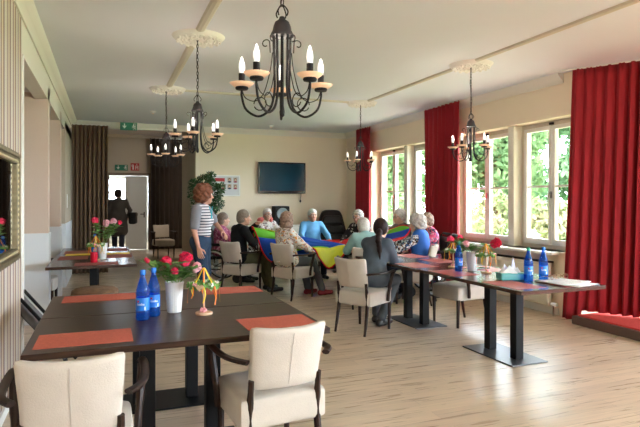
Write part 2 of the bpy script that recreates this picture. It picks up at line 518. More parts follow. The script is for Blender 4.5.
# left wall: striped part, beam, end walls of the bays
struct('wall_striped', G().box(UL - 0.2, UL, -4.2, 5.07, 0, CE), M['wallpaper'], 'left wall papered in cream, beige and plum stripes')
struct('wall_bay_near', G().box(-2.4, UL - 0.2, 4.45, 4.6, 0, CE), M['beige'], 'unseen near end wall of the first bay, added to block sun')  # unseen wall added to stop sun leaking onto the bay floor
struct('wall_beam', G().box(UL - 0.14, UL, 5.07, VB, 2.65, CE), M['cornice'], 'cream beam over the bays along the left wall')
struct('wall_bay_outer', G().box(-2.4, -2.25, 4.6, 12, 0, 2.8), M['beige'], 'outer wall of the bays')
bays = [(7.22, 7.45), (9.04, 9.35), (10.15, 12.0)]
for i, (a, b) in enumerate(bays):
    mm = M['beige'] if i < 2 else M['dim']  # third pier takes the darker paint to stand for its unlit face
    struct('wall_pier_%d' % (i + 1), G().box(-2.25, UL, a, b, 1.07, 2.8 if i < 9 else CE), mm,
           ['beige end wall of the bay nearest the mirror', 'narrow beige pier between the bays', 'pier beside the brown curtain, painted darker as unlit'][i])
    struct('wall_wainscot_%d' % (i + 1), G().box(-2.25, UL + 0.012, a - 0.012, b + 0.012, 0, 1.07), M['wainscot'],
           ['pale panelling on the end wall nearest the mirror', 'pale panelling at the foot of the second pier', 'pale panelling at the foot of the third pier'][i])
    struct('trim_bay_%d' % (i + 1), G().strip([(0, 2.72), (0.02, 2.72), (0.03, 2.76), (0.07, 2.8), (0, 2.8)], (-2.25, a, 0, -1), (UL - 0.02, a, 0, -1)), M['white'])
struct('trim_corner', G().box(UL - 0.2, UL + 0.012, 5.07, 5.10, 0, 2.65), M['white'])

# back wall with the television
struct('wall_back', G().box(1.80, UR + 0.4, VB, VB + 0.15, 0, CE), M['cream'], 'cream back wall carrying the television')
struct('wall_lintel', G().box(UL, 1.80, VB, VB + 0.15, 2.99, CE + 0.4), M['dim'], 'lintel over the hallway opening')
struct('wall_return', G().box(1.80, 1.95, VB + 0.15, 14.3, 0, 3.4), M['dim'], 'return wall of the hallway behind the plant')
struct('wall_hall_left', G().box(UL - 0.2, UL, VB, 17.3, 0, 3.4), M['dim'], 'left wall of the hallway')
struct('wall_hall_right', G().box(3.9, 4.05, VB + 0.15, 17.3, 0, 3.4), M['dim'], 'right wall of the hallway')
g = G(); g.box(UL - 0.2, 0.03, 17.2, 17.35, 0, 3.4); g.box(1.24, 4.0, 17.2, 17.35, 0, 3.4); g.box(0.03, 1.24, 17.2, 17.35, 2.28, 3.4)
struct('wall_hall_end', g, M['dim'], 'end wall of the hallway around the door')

# right wall with the window groups
g = G()
H0, H1 = 0.80, 2.52
groups = [(5.14, 7.70), (8.00, 10.68)]
g.box(UR, UR + 0.38, 5.12, VB, H1, CE)
g.box(UR, UR + 0.38, 5.12, VB, 0, H0)
for a, b in ((5.12, 5.14), (7.70, 8.00), (10.68, VB)): g.box(UR, UR + 0.38, a, b, H0, H1)
struct('wall_right', g, M['cream'], 'cream window wall on the right')
# alcove with the platform; its unseen window opening is sized for the light
g = G(); g.box(7.3, 7.45, -0.9, 5.02, 2.3, CE); g.box(7.3, 7.45, -0.9, 5.02, 0, 0.9); g.box(UR + 0.38, 7.45, 5.12, 5.25, 0, CE)
for a in (-0.9, 0.9, 2.9, 4.8): g.box(7.3, 7.45, a, a + 0.2, 0.4, 2.6)
g.box(UR, 7.45, -1.0, -0.9, 0, CE)
struct('wall_alcove', g, M['cream'], 'walls of the alcove behind the near red curtain')
# rear of the room, unseen openings put in for fill light
g = G(); g.box(-0.84, UR + 0.2, -4.2, -4.0, 0, 0.9); g.box(-0.84, UR + 0.2, -4.2, -4.0, 2.45, CE)
g.box(-0.84, 3.3, -4.2, -4.0, 0.9, 2.45); g.box(5.15, 5.4, -4.2, -4.0, 0.9, 2.45)
g.box(UR, UR + 0.2, -4.0, -1.0, 0, 0.9); g.box(UR, UR + 0.2, -4.0, -1.0, 2.4, CE)
g.box(UR, UR + 0.2, -1.25, -1.0, 0.6, 2.7)
struct('wall_rear', g, M['cream'], 'rear wall behind the camera with openings added for fill light')
portal(7.5, 2.1, 1.5, 6.0, 2.3, (-1, 0, 0))
portal(UR + 0.36, 6.43, 1.66, 2.4, 1.72, (-1, 0, 0))
portal(UR + 0.36, 9.35, 1.66, 2.65, 1.72, (-1, 0, 0))
portal(4.2, -4.3, 1.67, 1.9, 1.6, (0, 1, 0))
portal(UR + 0.25, -2.6, 1.6, 2.9, 2.2, (-1, 0, 0))

# cornices
corn = [(0, 2.93), (0.015, 2.93), (0.02, 2.96), (0.05, 2.99), (0.085, 3.02), (0.10, CE), (0, CE)]
struct('trim_cornice_left', G().strip(corn, (UL, -4.0, 1, 0), (UL, VB, 1, 0)), M['cornice'], smooth=True)
struct('trim_cornice_back', G().strip([(o, z) for o, z in corn], (UL, VB, 0, -1), (UR, VB, 0, -1)), M['cornice'], smooth=True)
struct('trim_cornice_right', G().strip(corn, (UR, VB, -1, 0), (UR, 5.32, -1, 0)), M['cornice'], smooth=True)
struct('trim_cornice_hall', G().strip([(0, 3.32), (0.03, 3.34), (0.07, 3.4), (0, 3.4)], (UL, 17.2, 0, -1), (3.9, 17.2, 0, -1)), M['cornice'])
# ceiling mouldings
mp = [(-0.045, CE), (-0.03, CE - 0.018), (0, CE - 0.025), (0.03, CE - 0.018), (0.045, CE)]
struct('trim_moulding_1', G().strip(mp, (0.82, -4, 1, 0), (0.82, 8.12, 1, 0)), M['strip'])
struct('trim_moulding_2', G().strip(mp, (3.97, -4, 1, 0), (3.90, 8.12, 1, 0)), M['strip'])
struct('trim_moulding_3', G().strip(mp, (0.82, 8.1, 0, 1), (3.88, 8.1, 0, 1)), M['strip'])
# baseboards
struct('baseboard_back', G().box(1.8, UR, VB - 0.015, VB, 0, 0.09), M['white'])
struct('baseboard_right', G().box(UR - 0.015, UR, 5.4, VB, 0, 0.09), M['white'])
struct('baseboard_left', G().box(UL, UL + 0.015, -4, 5.07, 0, 0.07), M['white'])

# sills
for i, (a, b) in enumerate(groups):
    g = G().box(UR - 0.13, UR + 0.23, a - 0.06 if i else a + 0.25, b + 0.06, H0 - 0.035, H0)
    struct('trim_sill_%d' % (i + 1), g, M['white'], bevel=0.006)

# windows: frame, two casements each, a glazing bar, glass, latch
def window(idx, a, b, label):
    root = thing('window_%d' % idx, label, 'window', (UR + 0.23, (a + b) / 2, H0), kind='structure')
    W = (b - a) / 2; H = H1 - H0; t = 0.06
    f = G(); f.box(-0.02, 0.09, -W, -W + t, 0, H); f.box(-0.02, 0.09, W - t, W, 0, H)
    f.box(-0.02, 0.09, -W + t, W - t, 0, t); f.box(-0.02, 0.09, -W + t, W - t, H - t, H)
    f.obj('window_frame', M['wframe'], root, False, 0.004)
    for s in (-1, 1):
        y0, y1 = (-W + t, -0.004) if s < 0 else (0.004, W - t)
        c = G(); q = 0.052
        c.box(-0.035, 0.03, y0, y0 + q, t, H - t); c.box(-0.035, 0.03, y1 - q, y1, t, H - t)
        c.box(-0.035, 0.03, y0 + q, y1 - q, t, t + q + 0.02); c.box(-0.035, 0.03, y0 + q, y1 - q, H - t - q, H - t)
        c.box(-0.02, 0.02, y0 + q, y1 - q, H * 0.485, H * 0.485 + 0.028)
        co = c.obj('casement', M['wframe2'], root, False, 0.003)
        pn = G().box(-0.003, 0.003, y0 + q, y1 - q, t + q, H - t - q)
        pn.obj('window_pane', M['glass'], co, False)
    l = G(); l.box(-0.05, -0.035, -0.016, 0.016, H * 0.40, H * 0.40 + 0.09)
    l.tube([(-0.055, 0, H * 0.44), (-0.09, 0, H * 0.44), (-0.095, 0.01, H * 0.40), (-0.095, 0.015, H * 0.33)], 0.009)
    l.obj('window_latch', M['chrome'], root)
    h = G().box(-0.05, -0.02, -0.03, 0.03, H - 0.05, H - 0.02)
    h.obj('window_catch', M['blackmetal'], root, False)

window(1, 5.15, 6.30, 'twin casement window beside the large near red curtain')
window(2, 6.42, 7.69, 'twin casement window to the right of the middle red curtain')
window(3, 8.01, 9.27, 'twin casement window half behind the middle red curtain')
window(4, 9.40, 10.67, 'twin casement window next to the far red curtain')
for i, (a, b) in enumerate(((6.30, 6.42), (9.27, 9.40))):
    struct('wall_mullion_%d' % (i + 1), G().box(UR + 0.06, UR + 0.38, a, b, H0, H1), M['cornice'], bevel=0.01)

# radiators under the sills
def radiator(a, b, label):
    root = thing('radiator', label, 'radiator', (UR - 0.09, (a + b) / 2, 0.12))
    L_ = (b - a) / 2
    g = G().box(-0.025, 0.02, -L_, L_, 0.0, 0.54)
    n = int((b - a) / 0.5)
    for k in range(n):
        y0 = -L_ + (b - a) * k / n + 0.02; y1 = -L_ + (b - a) * (k + 1) / n - 0.02
        g.box(-0.034, -0.02, y0, y1, 0.03, 0.50)
    g.obj('radiator_panel', M['radiator'], root, False, 0.006)
    G().box(-0.02, 0.07, -L_ + 0.02, L_ - 0.02, 0.54, 0.56).obj('vent_grille', M['blackmetal'], root, False)
    p = G().tube([(0.0, -L_ - 0.06, 0.03), (0.0, -L_ + 0.02, 0.03)], 0.012)
    p.tube([(0.0, -L_ - 0.05, -0.12), (0.0, -L_ - 0.05, 0.03)], 0.012)
    p.obj('supply_pipe', M['chrome'], root)
    p = G().tube([(-0.01, -L_ - 0.12, 0.03), (-0.01, -L_ - 0.03, 0.03)], 0.022, 10)
    p.obj('radiator_valve', M['white'], root)

radiator(5.45, 7.3, 'long cream radiator under the near pair of windows')
radiator(8.2, 10.4, 'long cream radiator under the far pair of windows')

# curtains
def curtain(name, label, path, z0, z1, m, fold=0.11, amp=0.045, seed=1, group=None, flare=0.25, step=None, taper=0.0):
    rnd = random.Random(seed)
    P = [Vector((x, y, 0)) for x, y in path]
    L_ = sum((P[i + 1] - P[i]).length for i in range(len(P) - 1))
    nx = int(L_ / 0.014); nz = 24
    ph = [rnd.uniform(0, 6.28) for _ in range(6)]
    base = P[0]
    vs = []; 
    for j in range(nz + 1):
        tz = j / nz
        for i in range(nx + 1):
            s = i / nx * L_; zb = step[1] if step and s > step[0] else z0; z = z1 + (zb - z1) * tz; d = s; k = 0
            while k < len(P) - 2 and d > (P[k + 1] - P[k]).length: d -= (P[k + 1] - P[k]).length; k += 1
            t = (P[k + 1] - P[k]).normalized(); nrm = Vector((-t.y, t.x, 0))
            c = P[k] + t * d
            w_ = s / fold * 2 * PI + 0.9 * math.sin(s * 5 + ph[0]) + 0.5 * math.sin(s * 11 + ph[1]) + 0.35 * tz * math.sin(s * 7 + ph[2])
            a = amp * (0.55 + 0.45 * min(1, tz * 2.2)) * (0.75 + 0.35 * math.sin(s * 4.1 + ph[3]))
            o = math.sin(w_) * a + 0.35 * a * math.sin(2 * w_ + ph[4])
            slide = (s / L_ - 0.5) * -0.06 * math.sin(PI * min(1, tz * 1.0)) * flare
            slide += taper * (1 - tz) * (1 - s / L_)
            head = -0.012 * math.sin(s * 120) if tz < 0.03 else 0
            p = c + nrm * (o + head) + t * slide
            vs.append((p.x - base.x, p.y - base.y, z - z0))
    g = G(); fs = []
    for j in range(nz):
        for i in range(nx):
            a = j * (nx + 1) + i; fs.append((a, a + 1, a + nx + 2, a + nx + 1))
    g.add(vs, fs)
    root = thing(name, label, 'curtain', (base.x, base.y, z0), group=group)
    o = g.obj('curtain_fabric', m, root)
    md = o.modifiers.new('thickness', 'SOLIDIFY'); md.thickness = 0.004
    tp = G(); s = 0
    pts = [(p.x - base.x, p.y - base.y, z1 - z0 + 0.004) for p in P]
    tp.tube(pts, 0.010, 6); tp.obj('curtain_track', M['white'], root)
    return root

curtain('window_curtain', 'large crimson curtain hanging full height beside the red-carpeted platform', [(5.20, 5.20), (5.40, 4.88), (5.64, 4.45), (5.95, 3.9), (6.3, 3.3)], 0.02, 3.04, M['redcurtain'], 0.115, 0.062, 3, step=(0.22, 0.135), taper=0.12)
curtain('window_curtain', 'crimson curtain between the two pairs of windows', [(5.20, 8.33), (5.20, 7.28)], 0.03, 3.035, M['redcurtain'], 0.12, 0.045, 8)
curtain('window_curtain', 'narrow crimson curtain in the far corner beyond the windows', [(5.20, 11.12), (5.20, 10.42)], 0.03, 3.03, M['redcurtain'], 0.12, 0.045, 12)
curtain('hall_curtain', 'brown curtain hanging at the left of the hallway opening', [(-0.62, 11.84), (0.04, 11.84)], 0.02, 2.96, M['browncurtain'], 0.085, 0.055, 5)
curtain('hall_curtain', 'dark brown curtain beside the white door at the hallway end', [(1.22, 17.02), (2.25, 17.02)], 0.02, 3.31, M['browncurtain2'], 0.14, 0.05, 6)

# door at the end of the hallway
d = thing('door_1', 'white door with a dark frame at the end of the hallway', 'door', (0.03, 17.2, 0), kind='structure')
g = G(); g.box(0, 0.06, -0.04, 0.1, 0, 2.28); g.box(1.15, 1.21, -0.04, 0.1, 0, 2.28); g.box(0.06, 1.15, -0.04, 0.1, 2.2, 2.28)
g.obj('door_frame', M['darkframe'], d, False)
g = G().box(0.50, 1.10, -0.02, 0.03, 0.02, 2.18)
lf = g.obj('door_leaf', M['door'], d, False, 0.004)
g = G().tube([(1.03, -0.02, 1.06), (1.03, -0.07, 1.06), (0.92, -0.07, 1.06)], 0.012); g.box(1.015, 1.045, -0.03, -0.02, 0.96, 1.12)
g.obj('door_handle', M['blackmetal'], lf)
# lobby beyond the door
g = G(); g.box(-0.9, -0.8, 17.35, 20.4, 0, 2.7); g.box(2.0, 2.1, 17.35, 20.4, 0, 2.7); g.box(-0.9, 2.1, 17.35, 20.4, 2.6, 2.7)
g.box(-0.9, -0.15, 20.3, 20.4, 0, 2.7); g.box(1.1, 2.1, 20.3, 20.4, 0, 2.7); g.box(-0.15, 1.1, 20.3, 20.4, 0, 1.15)
g.box(-0.15, 1.1, 20.3, 20.4, 2.2, 2.7); g.box(0.45, 0.50, 20.28, 20.4, 1.15, 2.2); g.box(-0.15, 1.1, 20.28, 20.4, 1.72, 1.76)
struct('wall_lobby', g, M['white'], 'pale lobby seen through the open half of the door')
portal(0.48, 20.45, 1.7, 1.2, 1.0, (0, -1, 0))
# fill light added under the hallway ceiling
hl = bpy.data.lights.new('hallway_fill', 'AREA'); hl.shape = 'DISK'; hl.size = 0.35; hl.energy = 12; hl.color = (1, 0.86, 0.68)
ho = bpy.data.objects.new('hallway_fill_light', hl); ho.location = (2.6, 14.2, 3.33); COL.objects.link(ho)

# platform
root = thing('stage_platform', 'low platform with red carpet top and dark edge at the near curtain', 'platform', (5.13, 4.98, 0))
G().box(0, 2.15, -5.4, 0, 0, 0.095).obj('platform_edge', M['stageedge'], root, False, 0.006)
G().box(0.05, 2.1, -5.35, -0.05, 0.095, 0.115).obj('carpet_top', M['stage'], root, False, 0.004)

# ------------------------------------------------------------------ garden outside
struct('ground_garden', G().box(5.73, 60, 5.2, 70, -0.7, -0.6).box(7.46, 60, -30, 5.2, -0.7, -0.6).box(-30, 7.46, -40, -4.21, -0.7, -0.6), M['lawn'], 'garden lawn outside the windows')

def foliage_mesh(blobs, n, size, seed):
    rng = np.random.default_rng(seed)
    B = np.array(blobs, float)
    wgt = B[:, 3] ** 2; pick = rng.choice(len(B), n, p=wgt / wgt.sum())
    d = rng.normal(size=(n, 3)); d /= np.linalg.norm(d, axis=1)[:, None]
    rad = B[pick, 3] * (0.45 + 0.55 * rng.random(n) ** 0.4)
    c = B[pick, :3] + d * rad[:, None]
    a = rng.normal(size=(n, 3)); a /= np.linalg.norm(a, axis=1)[:, None]
    b = np.cross(a, d + 0.3 * rng.normal(size=(n, 3))); b /= np.linalg.norm(b, axis=1)[:, None]
    s = size * (0.6 + 0.8 * rng.random(n))[:, None]
    nn = np.cross(a, b)
    v = np.stack([c - a * s, c + b * s * 0.45 + nn * s * .12, c + a * s, c - b * s * 0.45 + nn * s * .12], 1).reshape(-1, 3)
    me = bpy.data.meshes.new('foliage')
    me.vertices.add(len(v)); me.vertices.foreach_set('co', v.astype(np.float32).ravel())
    me.loops.add(4 * n); me.loops.foreach_set('vertex_index', np.arange(4 * n, dtype=np.int32))
    me.polygons.add(n); me.polygons.foreach_set('loop_start', np.arange(0, 4 * n, 4, dtype=np.int32))
    me.update(calc_edges=True)
    return me

def tree(x, y, h, r, m, seed, label, name='garden_tree', base=-0.6, n=6500, leaf=0.15, low=0.25):
    rnd = random.Random(seed)
    root = thing(name, label, 'tree' if 'tree' in name else 'bush', (x, y, base), group='trees and bushes outside the windows')
    blobs = []
    for k in range(16):
        a = rnd.uniform(0, 6.28); q = rnd.random()
        zz = h * (low + (0.95 - low) * rnd.random())
        rr = r * (0.75 * math.sin(PI * min(0.97, max(0.1, (zz / h - low * .6) / (1 - low * .6)))) + 0.15)
        blobs.append((math.cos(a) * rr * q, math.sin(a) * rr * q, zz, r * rnd.uniform(0.28, 0.46)))
    new_obj('crown', foliage_mesh(blobs, n, leaf, seed), root, m, False)
    t = G().tube([(0, 0, -0.1), (0.05, 0, h * 0.3), (0, 0.06, h * 0.7)], [0.16, 0.12, 0.05], 8)
    for k in range(5):
        b = blobs[k]; t.tube([(0.04, 0, h * 0.3), (b[0] * .5, b[1] * .5, b[2] * 0.75), (b[0], b[1], b[2])], [0.06, 0.04, 0.02], 5)
    t.obj('trunk' if 'tree' in name else 'stems', M['trunk'], root)

tree(12.6, 11.4, 6.6, 2.0, M['leafB'], 1, 'broad green garden tree seen through the window nearest the large curtain')
tree(12.4, 15.6, 5.8, 1.9, M['leafA'], 2, 'light green garden tree seen in the right-hand pair of windows')
tree(16.8, 18.6, 7.6, 2.4, M['leafB'], 3, 'tall deep green tree beyond the middle curtain')
tree(12.2, 21.4, 6.2, 1.9, M['leafA'], 4, 'slim light green tree seen through the far pair of windows')
tree(14.5, 27.0, 7.0, 2.4, M['leafA'], 5, 'distant tree seen through the farthest window')
tree(9.9, 10.1, 2.0, 1.1, M['leafC'], 6, 'flowering bush with cream blossom below the near window', 'garden_bush', n=3500, leaf=0.09, low=0.1)
tree(10.2, 12.7, 2.2, 1.2, M['leafC'], 7, 'flowering bush with pinkish blossom below the second window', 'garden_bush', n=3500, leaf=0.09, low=0.1)
tree(10.6, 17.6, 2.3, 1.3, M['leafA'], 8, 'rounded green bush outside the far pair of windows', 'garden_bush', n=3500, leaf=0.09, low=0.1)

# ------------------------------------------------------------------ ceiling fittings
def medallion(x, y, label):
    root = thing('ceiling_medallion', label, 'ceiling rose', (x, y, CE), group='plaster roses on the ceiling')
    g = G().lathe([(0.0, -0.035), (0.05, -0.04), (0.09, -0.028), (0.20, -0.028), (0.235, -0.045), (0.27, -0.035), (0.30, -0.012), (0.31, 0.0)], n=48)
    rnd = random.Random(4)
    for k in range(16):
        a = 2 * PI * k / 16
        g.ball((0.15 * math.cos(a), 0.15 * math.sin(a), -0.034), (0.034, 0.016, 0.016), 8, Matrix.Rotation(a + 0.6, 3, 'Z'))
        g.ball((0.105 * math.cos(a + .2), 0.105 * math.sin(a + .2), -0.036), (0.02, 0.010, 0.014), 8, Matrix.Rotation(a - 0.5, 3, 'Z'))
        g.ball((0.255 * math.cos(a), 0.255 * math.sin(a), -0.045), (0.014, 0.03, 0.010), 8, Matrix.Rotation(a, 3, 'Z'))
        g.ball((0.195 * math.cos(a + .2), 0.195 * math.sin(a + .2), -0.034), 0.014, 8)
    g.obj('relief_disc', M['plaster'], root)

def chandelier(x, y, zb, label, rot, dishes=True):
    """zb: lowest point of the arms"""
    root = thing('chandelier', label, 'chandelier', (x, y, zb), rot, group='wrought iron chandeliers')
    g = G().lathe([(0.012, 0.505), (0.018, 0.49), (0.035, 0.478), (0.043, 0.458), (0.048, 0.435), (0.058, 0.415), (0.058, 0.407), (0.0, 0.407)], n=24)
    g.obj('cap', M['ironcap'], root)
    g = G().lathe([(0, -0.0), (0.012, 0.012), (0.014, 0.03), (0.009, 0.06), (0.0075, 0.41)], n=10)
    g.obj('stem', M['iron'], root)
    g = G()
    for s in (0, PI / 2):
        g.tube(smoothpath([(0.028 * math.cos(s), 0.028 * math.sin(s), 0.505), (0.034 * math.cos(s), 0.034 * math.sin(s), 0.53), (0, 0, 0.565),
                           (-0.034 * math.cos(s), -0.034 * math.sin(s), 0.53), (-0.028 * math.cos(s), -0.028 * math.sin(s), 0.505)]), 0.0035, 6)
    g.obj('loop', M['iron'], root)
    top = CE - zb - 0.03; z = 0.56; k = 0; g = G()
    while z < top:
        pts = []
        for i in range(12):
            a = 2 * PI * i / 12
            lx = 0.009 * math.cos(a); lz = 0.021 * math.sin(a)
            pts.append((lx, 0, z + 0.018 + lz) if k % 2 else (0, lx, z + 0.018 + lz))
        g.tube(pts, 0.0028, 5, closed=True); z += 0.033; k += 1
    g.tube([(0.012, 0.0, 0.55), (-0.010, 0.008, 0.55 + (top - 0.55) * 0.3), (0.010, -0.008, 0.55 + (top - 0.55) * 0.65), (0, 0, top)], 0.0025, 5)
    g.obj('chain', M['iron'], root)
    for i in range(5):
        A = Matrix.Rotation(2 * PI * i / 5, 3, 'Z')
        T = lambda pts: [A @ Vector(p) for p in pts]
        a = G().tube(T(smoothpath([(0.045, 0, 0.41), (0.040, 0, 0.25), (0.040, 0, 0.13), (0.065, 0, 0.045), (0.125, 0, 0.012), (0.19, 0, 0.05), (0.212, 0, 0.115), (0.212, 0, 0.15)], 7)), 0.0060, 8)
        arm = a.obj('arm', M['iron'], root)
        c = G().tube(T(smoothpath([(0.05, 0, 0.33), (0.062, 0, 0.24), (0.095, 0, 0.13), (0.14, 0, 0.09), (0.19, 0, 0.105), (0.208, 0, 0.14)], 6)), 0.0026, 5)
        c.tube(T([(0.115 + 0.033 * math.cos(t), 0, 0.075 + 0.033 * math.sin(t)) for t in [j * 0.45 for j in range(14)]]), 0.003, 5)
        sp = [(0.085 + (0.024 - 0.0014 * j) * math.cos(2.6 - j * 0.48), 0, 0.375 + (0.024 - 0.0014 * j) * math.sin(2.6 - j * 0.48)) for j in range(11)]
        c.tube(T([(0.062, 0, 0.33)] + sp), 0.003, 5)
        c.obj('scroll', M['iron'], arm)
        o = A @ Vector((0.212, 0, 0))
        G().lathe([(0.0, 0.148), (0.03, 0.15), (0.034, 0.158), (0.03, 0.166), (0, 0.166)], (o.x, o.y, 0), 16).obj('dish_holder', M['iron'], arm)
        G().lathe([(0.025, 0.163), (0.042, 0.166), (0.058, 0.178), (0.062, 0.184), (0.055, 0.183), (0.04, 0.174), (0.0, 0.172)], (o.x, o.y, 0), 24).obj('dish', M['dish'], arm)
        G().lathe([(0.0165, 0.17), (0.0165, 0.232), (0.0, 0.233)], (o.x, o.y, 0), 14).obj('candle_tube', M['iron'], arm)
        G().lathe([(0.010, 0.232), (0.013, 0.24), (0.0165, 0.26), (0.015, 0.282), (0.008, 0.303), (0.003, 0.315), (0, 0.318)], (o.x, o.y, 0), 14).obj('bulb', M['bulb'], arm)
    for i in range(5):
        a = 2 * PI * i / 5
        d = bpy.data.lights.new('bulb_light', 'POINT'); d.energy = 0.5; d.color = (1.0, 0.88, 0.74); d.shadow_soft_size = 0.012
        l = bpy.data.objects.new('bulb_light', d); COL.objects.link(l); l.parent = root; l.location = (0.212 * math.cos(a), 0.212 * math.sin(a), 0.345)
    return root

for x, y, lb in ((0.84, 5.42, 'round plaster rose above the chandelier left of the big front one'), (0.82, 8.1, 'round plaster rose nearest the hallway curtain'),
                 (3.99, 5.37, 'round plaster rose above the chandelier by the middle curtain'), (3.88, 8.1, 'round plaster rose above the farthest chandelier')):
    medallion(x, y, lb)
for o in SC.objects:
    if o.name.startswith('ceiling_medallion'): o.scale = (0.82, 0.82, 1)
chandelier(0.82, 2.63, 1.865, 'black iron chandelier hanging nearest, over the long table', R(218.7))
chandelier(0.83, 5.42, 1.915, 'black iron chandelier above the standing woman in the striped top', R(250))
chandelier(0.80, 8.1, 1.93, 'black iron chandelier hanging in front of the hallway opening', R(190))
chandelier(3.99, 5.37, 1.91, 'black iron chandelier in front of the middle red curtain', R(205))
chandelier(3.86, 8.1, 1.93, 'black iron chandelier in front of the far red curtain', R(228))

for x, y, lb in ((0.78, 10.2, 'small smoke detector near the exit sign'), (3.25, 11.2, 'small smoke detector on the ceiling above the television')):
    t = thing('smoke_detector', lb, 'smoke detector', (x, y, CE))
    G().lathe([(0.0, -0.045), (0.03, -0.042), (0.05, -0.02), (0.055, 0)], n=20).obj('detector_body', M['vase'], t)
    G().lathe([(0.0, -0.055), (0.014, -0.05), (0.016, -0.04)], n=12).obj('sensor', M['dish'], t)

# ------------------------------------------------------------------ signs
def board(name, label, cat, x, y, z, wd, ht, m, y_depth=0.02, hang=False):
    t = thing(name, label, cat, (x, y, z))
    G().box(-wd / 2, wd / 2, 0, y_depth, -ht / 2, ht / 2).obj('sign_board', m, t, False, 0.002)
    if hang:
        G().tube([(-wd * .3, 0.01, ht / 2), (-wd * .3, 0.01, CE - z)], 0.004, 6).tube([(wd * .3, 0.01, ht / 2), (wd * .3, 0.01, CE - z)], 0.004, 6).obj('sign_rod', M['chrome'], t)
    return t

def poly(g, pts, y0=-0.004, y1=0.0):
    n = len(pts)
    vs = [(x, y0, z) for x, z in pts] + [(x, y1, z) for x, z in pts]
    g.add(vs, [tuple(range(n))[::-1], tuple(range(n, 2 * n))] + [(i, (i + 1) % n, (i + 1) % n + n, i + n) for i in range(n)])

def exit_symbols(t, wd, ht, down=True):
    a = G(); s = ht * 0.36; cx = -wd * 0.24; sg = 1 if down else -1
    poly(a, [(cx - 0.16 * s, 1.0 * s), (cx + 0.16 * s, 1.0 * s), (cx + 0.16 * s, 0), (cx - .16 * s, 0)])
    poly(a, [(cx - 0.75 * s, 0.15 * s), (cx + 0.75 * s, 0.15 * s), (cx, -0.85 * s)])
    a.obj('arrow_symbol', M['signwhite'], t, False)
    a = G(); cx = wd * 0.30
    # doorway and running figure
    a.box(cx - 0.15 * s, cx + 0.75 * s, -0.004, 0, 0.95 * s, 1.1 * s); a.box(cx + 0.62 * s, cx + 0.75 * s, -0.004, 0, -1.1 * s, 1.0 * s)
    a.box(cx - 0.15 * s, cx - 0.02 * s, -0.004, 0, 0.4 * s, 1.0 * s); a.box(cx - .15 * s, cx - .02 * s, -0.004, 0, -1.1 * s, -0.75 * s)
    a.ball((cx + 0.12 * s, -0.003, 0.62 * s), (0.15 * s, 0.002, 0.15 * s), 8)
    poly(a, [(cx - .12 * s, .42 * s), (cx + .25 * s, .42 * s), (cx + .22 * s, -.1 * s), (cx - .05 * s, -.15 * s)])
    poly(a, [(cx - .05 * s, -.1 * s), (cx + .12 * s, -.15 * s), (cx - .1 * s, -.5 * s), (cx - .55 * s, -.55 * s), (cx - .55 * s, -.38 * s), (cx - .2 * s, -.36 * s)])
    poly(a, [(cx + .02 * s, -.12 * s), (cx + .22 * s, -.1 * s), (cx + .42 * s, -.5 * s), (cx + .35 * s, -.98 * s), (cx + .2 * s, -.95 * s), (cx + .24 * s, -.55 * s)])
    poly(a, [(cx - .1 * s, .4 * s), (cx - .5 * s, .15 * s), (cx - .62 * s, -.12 * s), (cx - .45 * s, -.15 * s), (cx - .35 * s, .05 * s), (cx - .08 * s, .2 * s)])
    poly(a, [(cx + .2 * s, .4 * s), (cx + .4 * s, .1 * s), (cx + .58 * s, .1 * s), (cx + .55 * s, -.05 * s), (cx + .32 * s, -.05 * s), (cx + .15 * s, .2 * s)])
    a.obj('running_figure_symbol', M['signwhite'], t, False)

t = board('exit_sign', 'green exit sign with down arrow hanging from the ceiling by the brown curtain', 'sign', 0.42, 11.62, 2.94, 0.32, 0.155, M['signgreen'], hang=True)
exit_symbols(t, 0.32, 0.155)
t = board('exit_sign', 'green exit sign with down arrow on the wall above the hallway door', 'sign', 0.42, 17.17, 2.43, 0.36, 0.17, M['signgreen'])
exit_symbols(t, 0.36, 0.17)
t = board('fire_sign', 'red fire equipment sign above the hallway door', 'sign', 0.80, 17.17, 2.46, 0.24, 0.22, M['signred'])
a = G(); a.box(-0.07, -0.035, -0.004, 0, -0.08, 0.05); a.tube([(-0.052, -0.002, 0.05), (-0.052, -0.002, 0.075), (-0.09, -0.002, 0.06), (-0.09, -0.002, 0.0)], 0.006, 5)
a.box(0.01, 0.09, -0.004, 0, 0.02, 0.035); a.box(0.01, 0.025, -0.004, 0, -0.08, 0.035); a.box(0.075, 0.09, -0.004, 0, -0.08, 0.035); a.box(0.025, 0.075, -0.004, 0, -0.03, -0.015); a.ball((0.05, -0.002, 0.075), (0.012, 0.002, 0.012), 8)
a.obj('extinguisher_symbol', M['signwhite'], t, False)

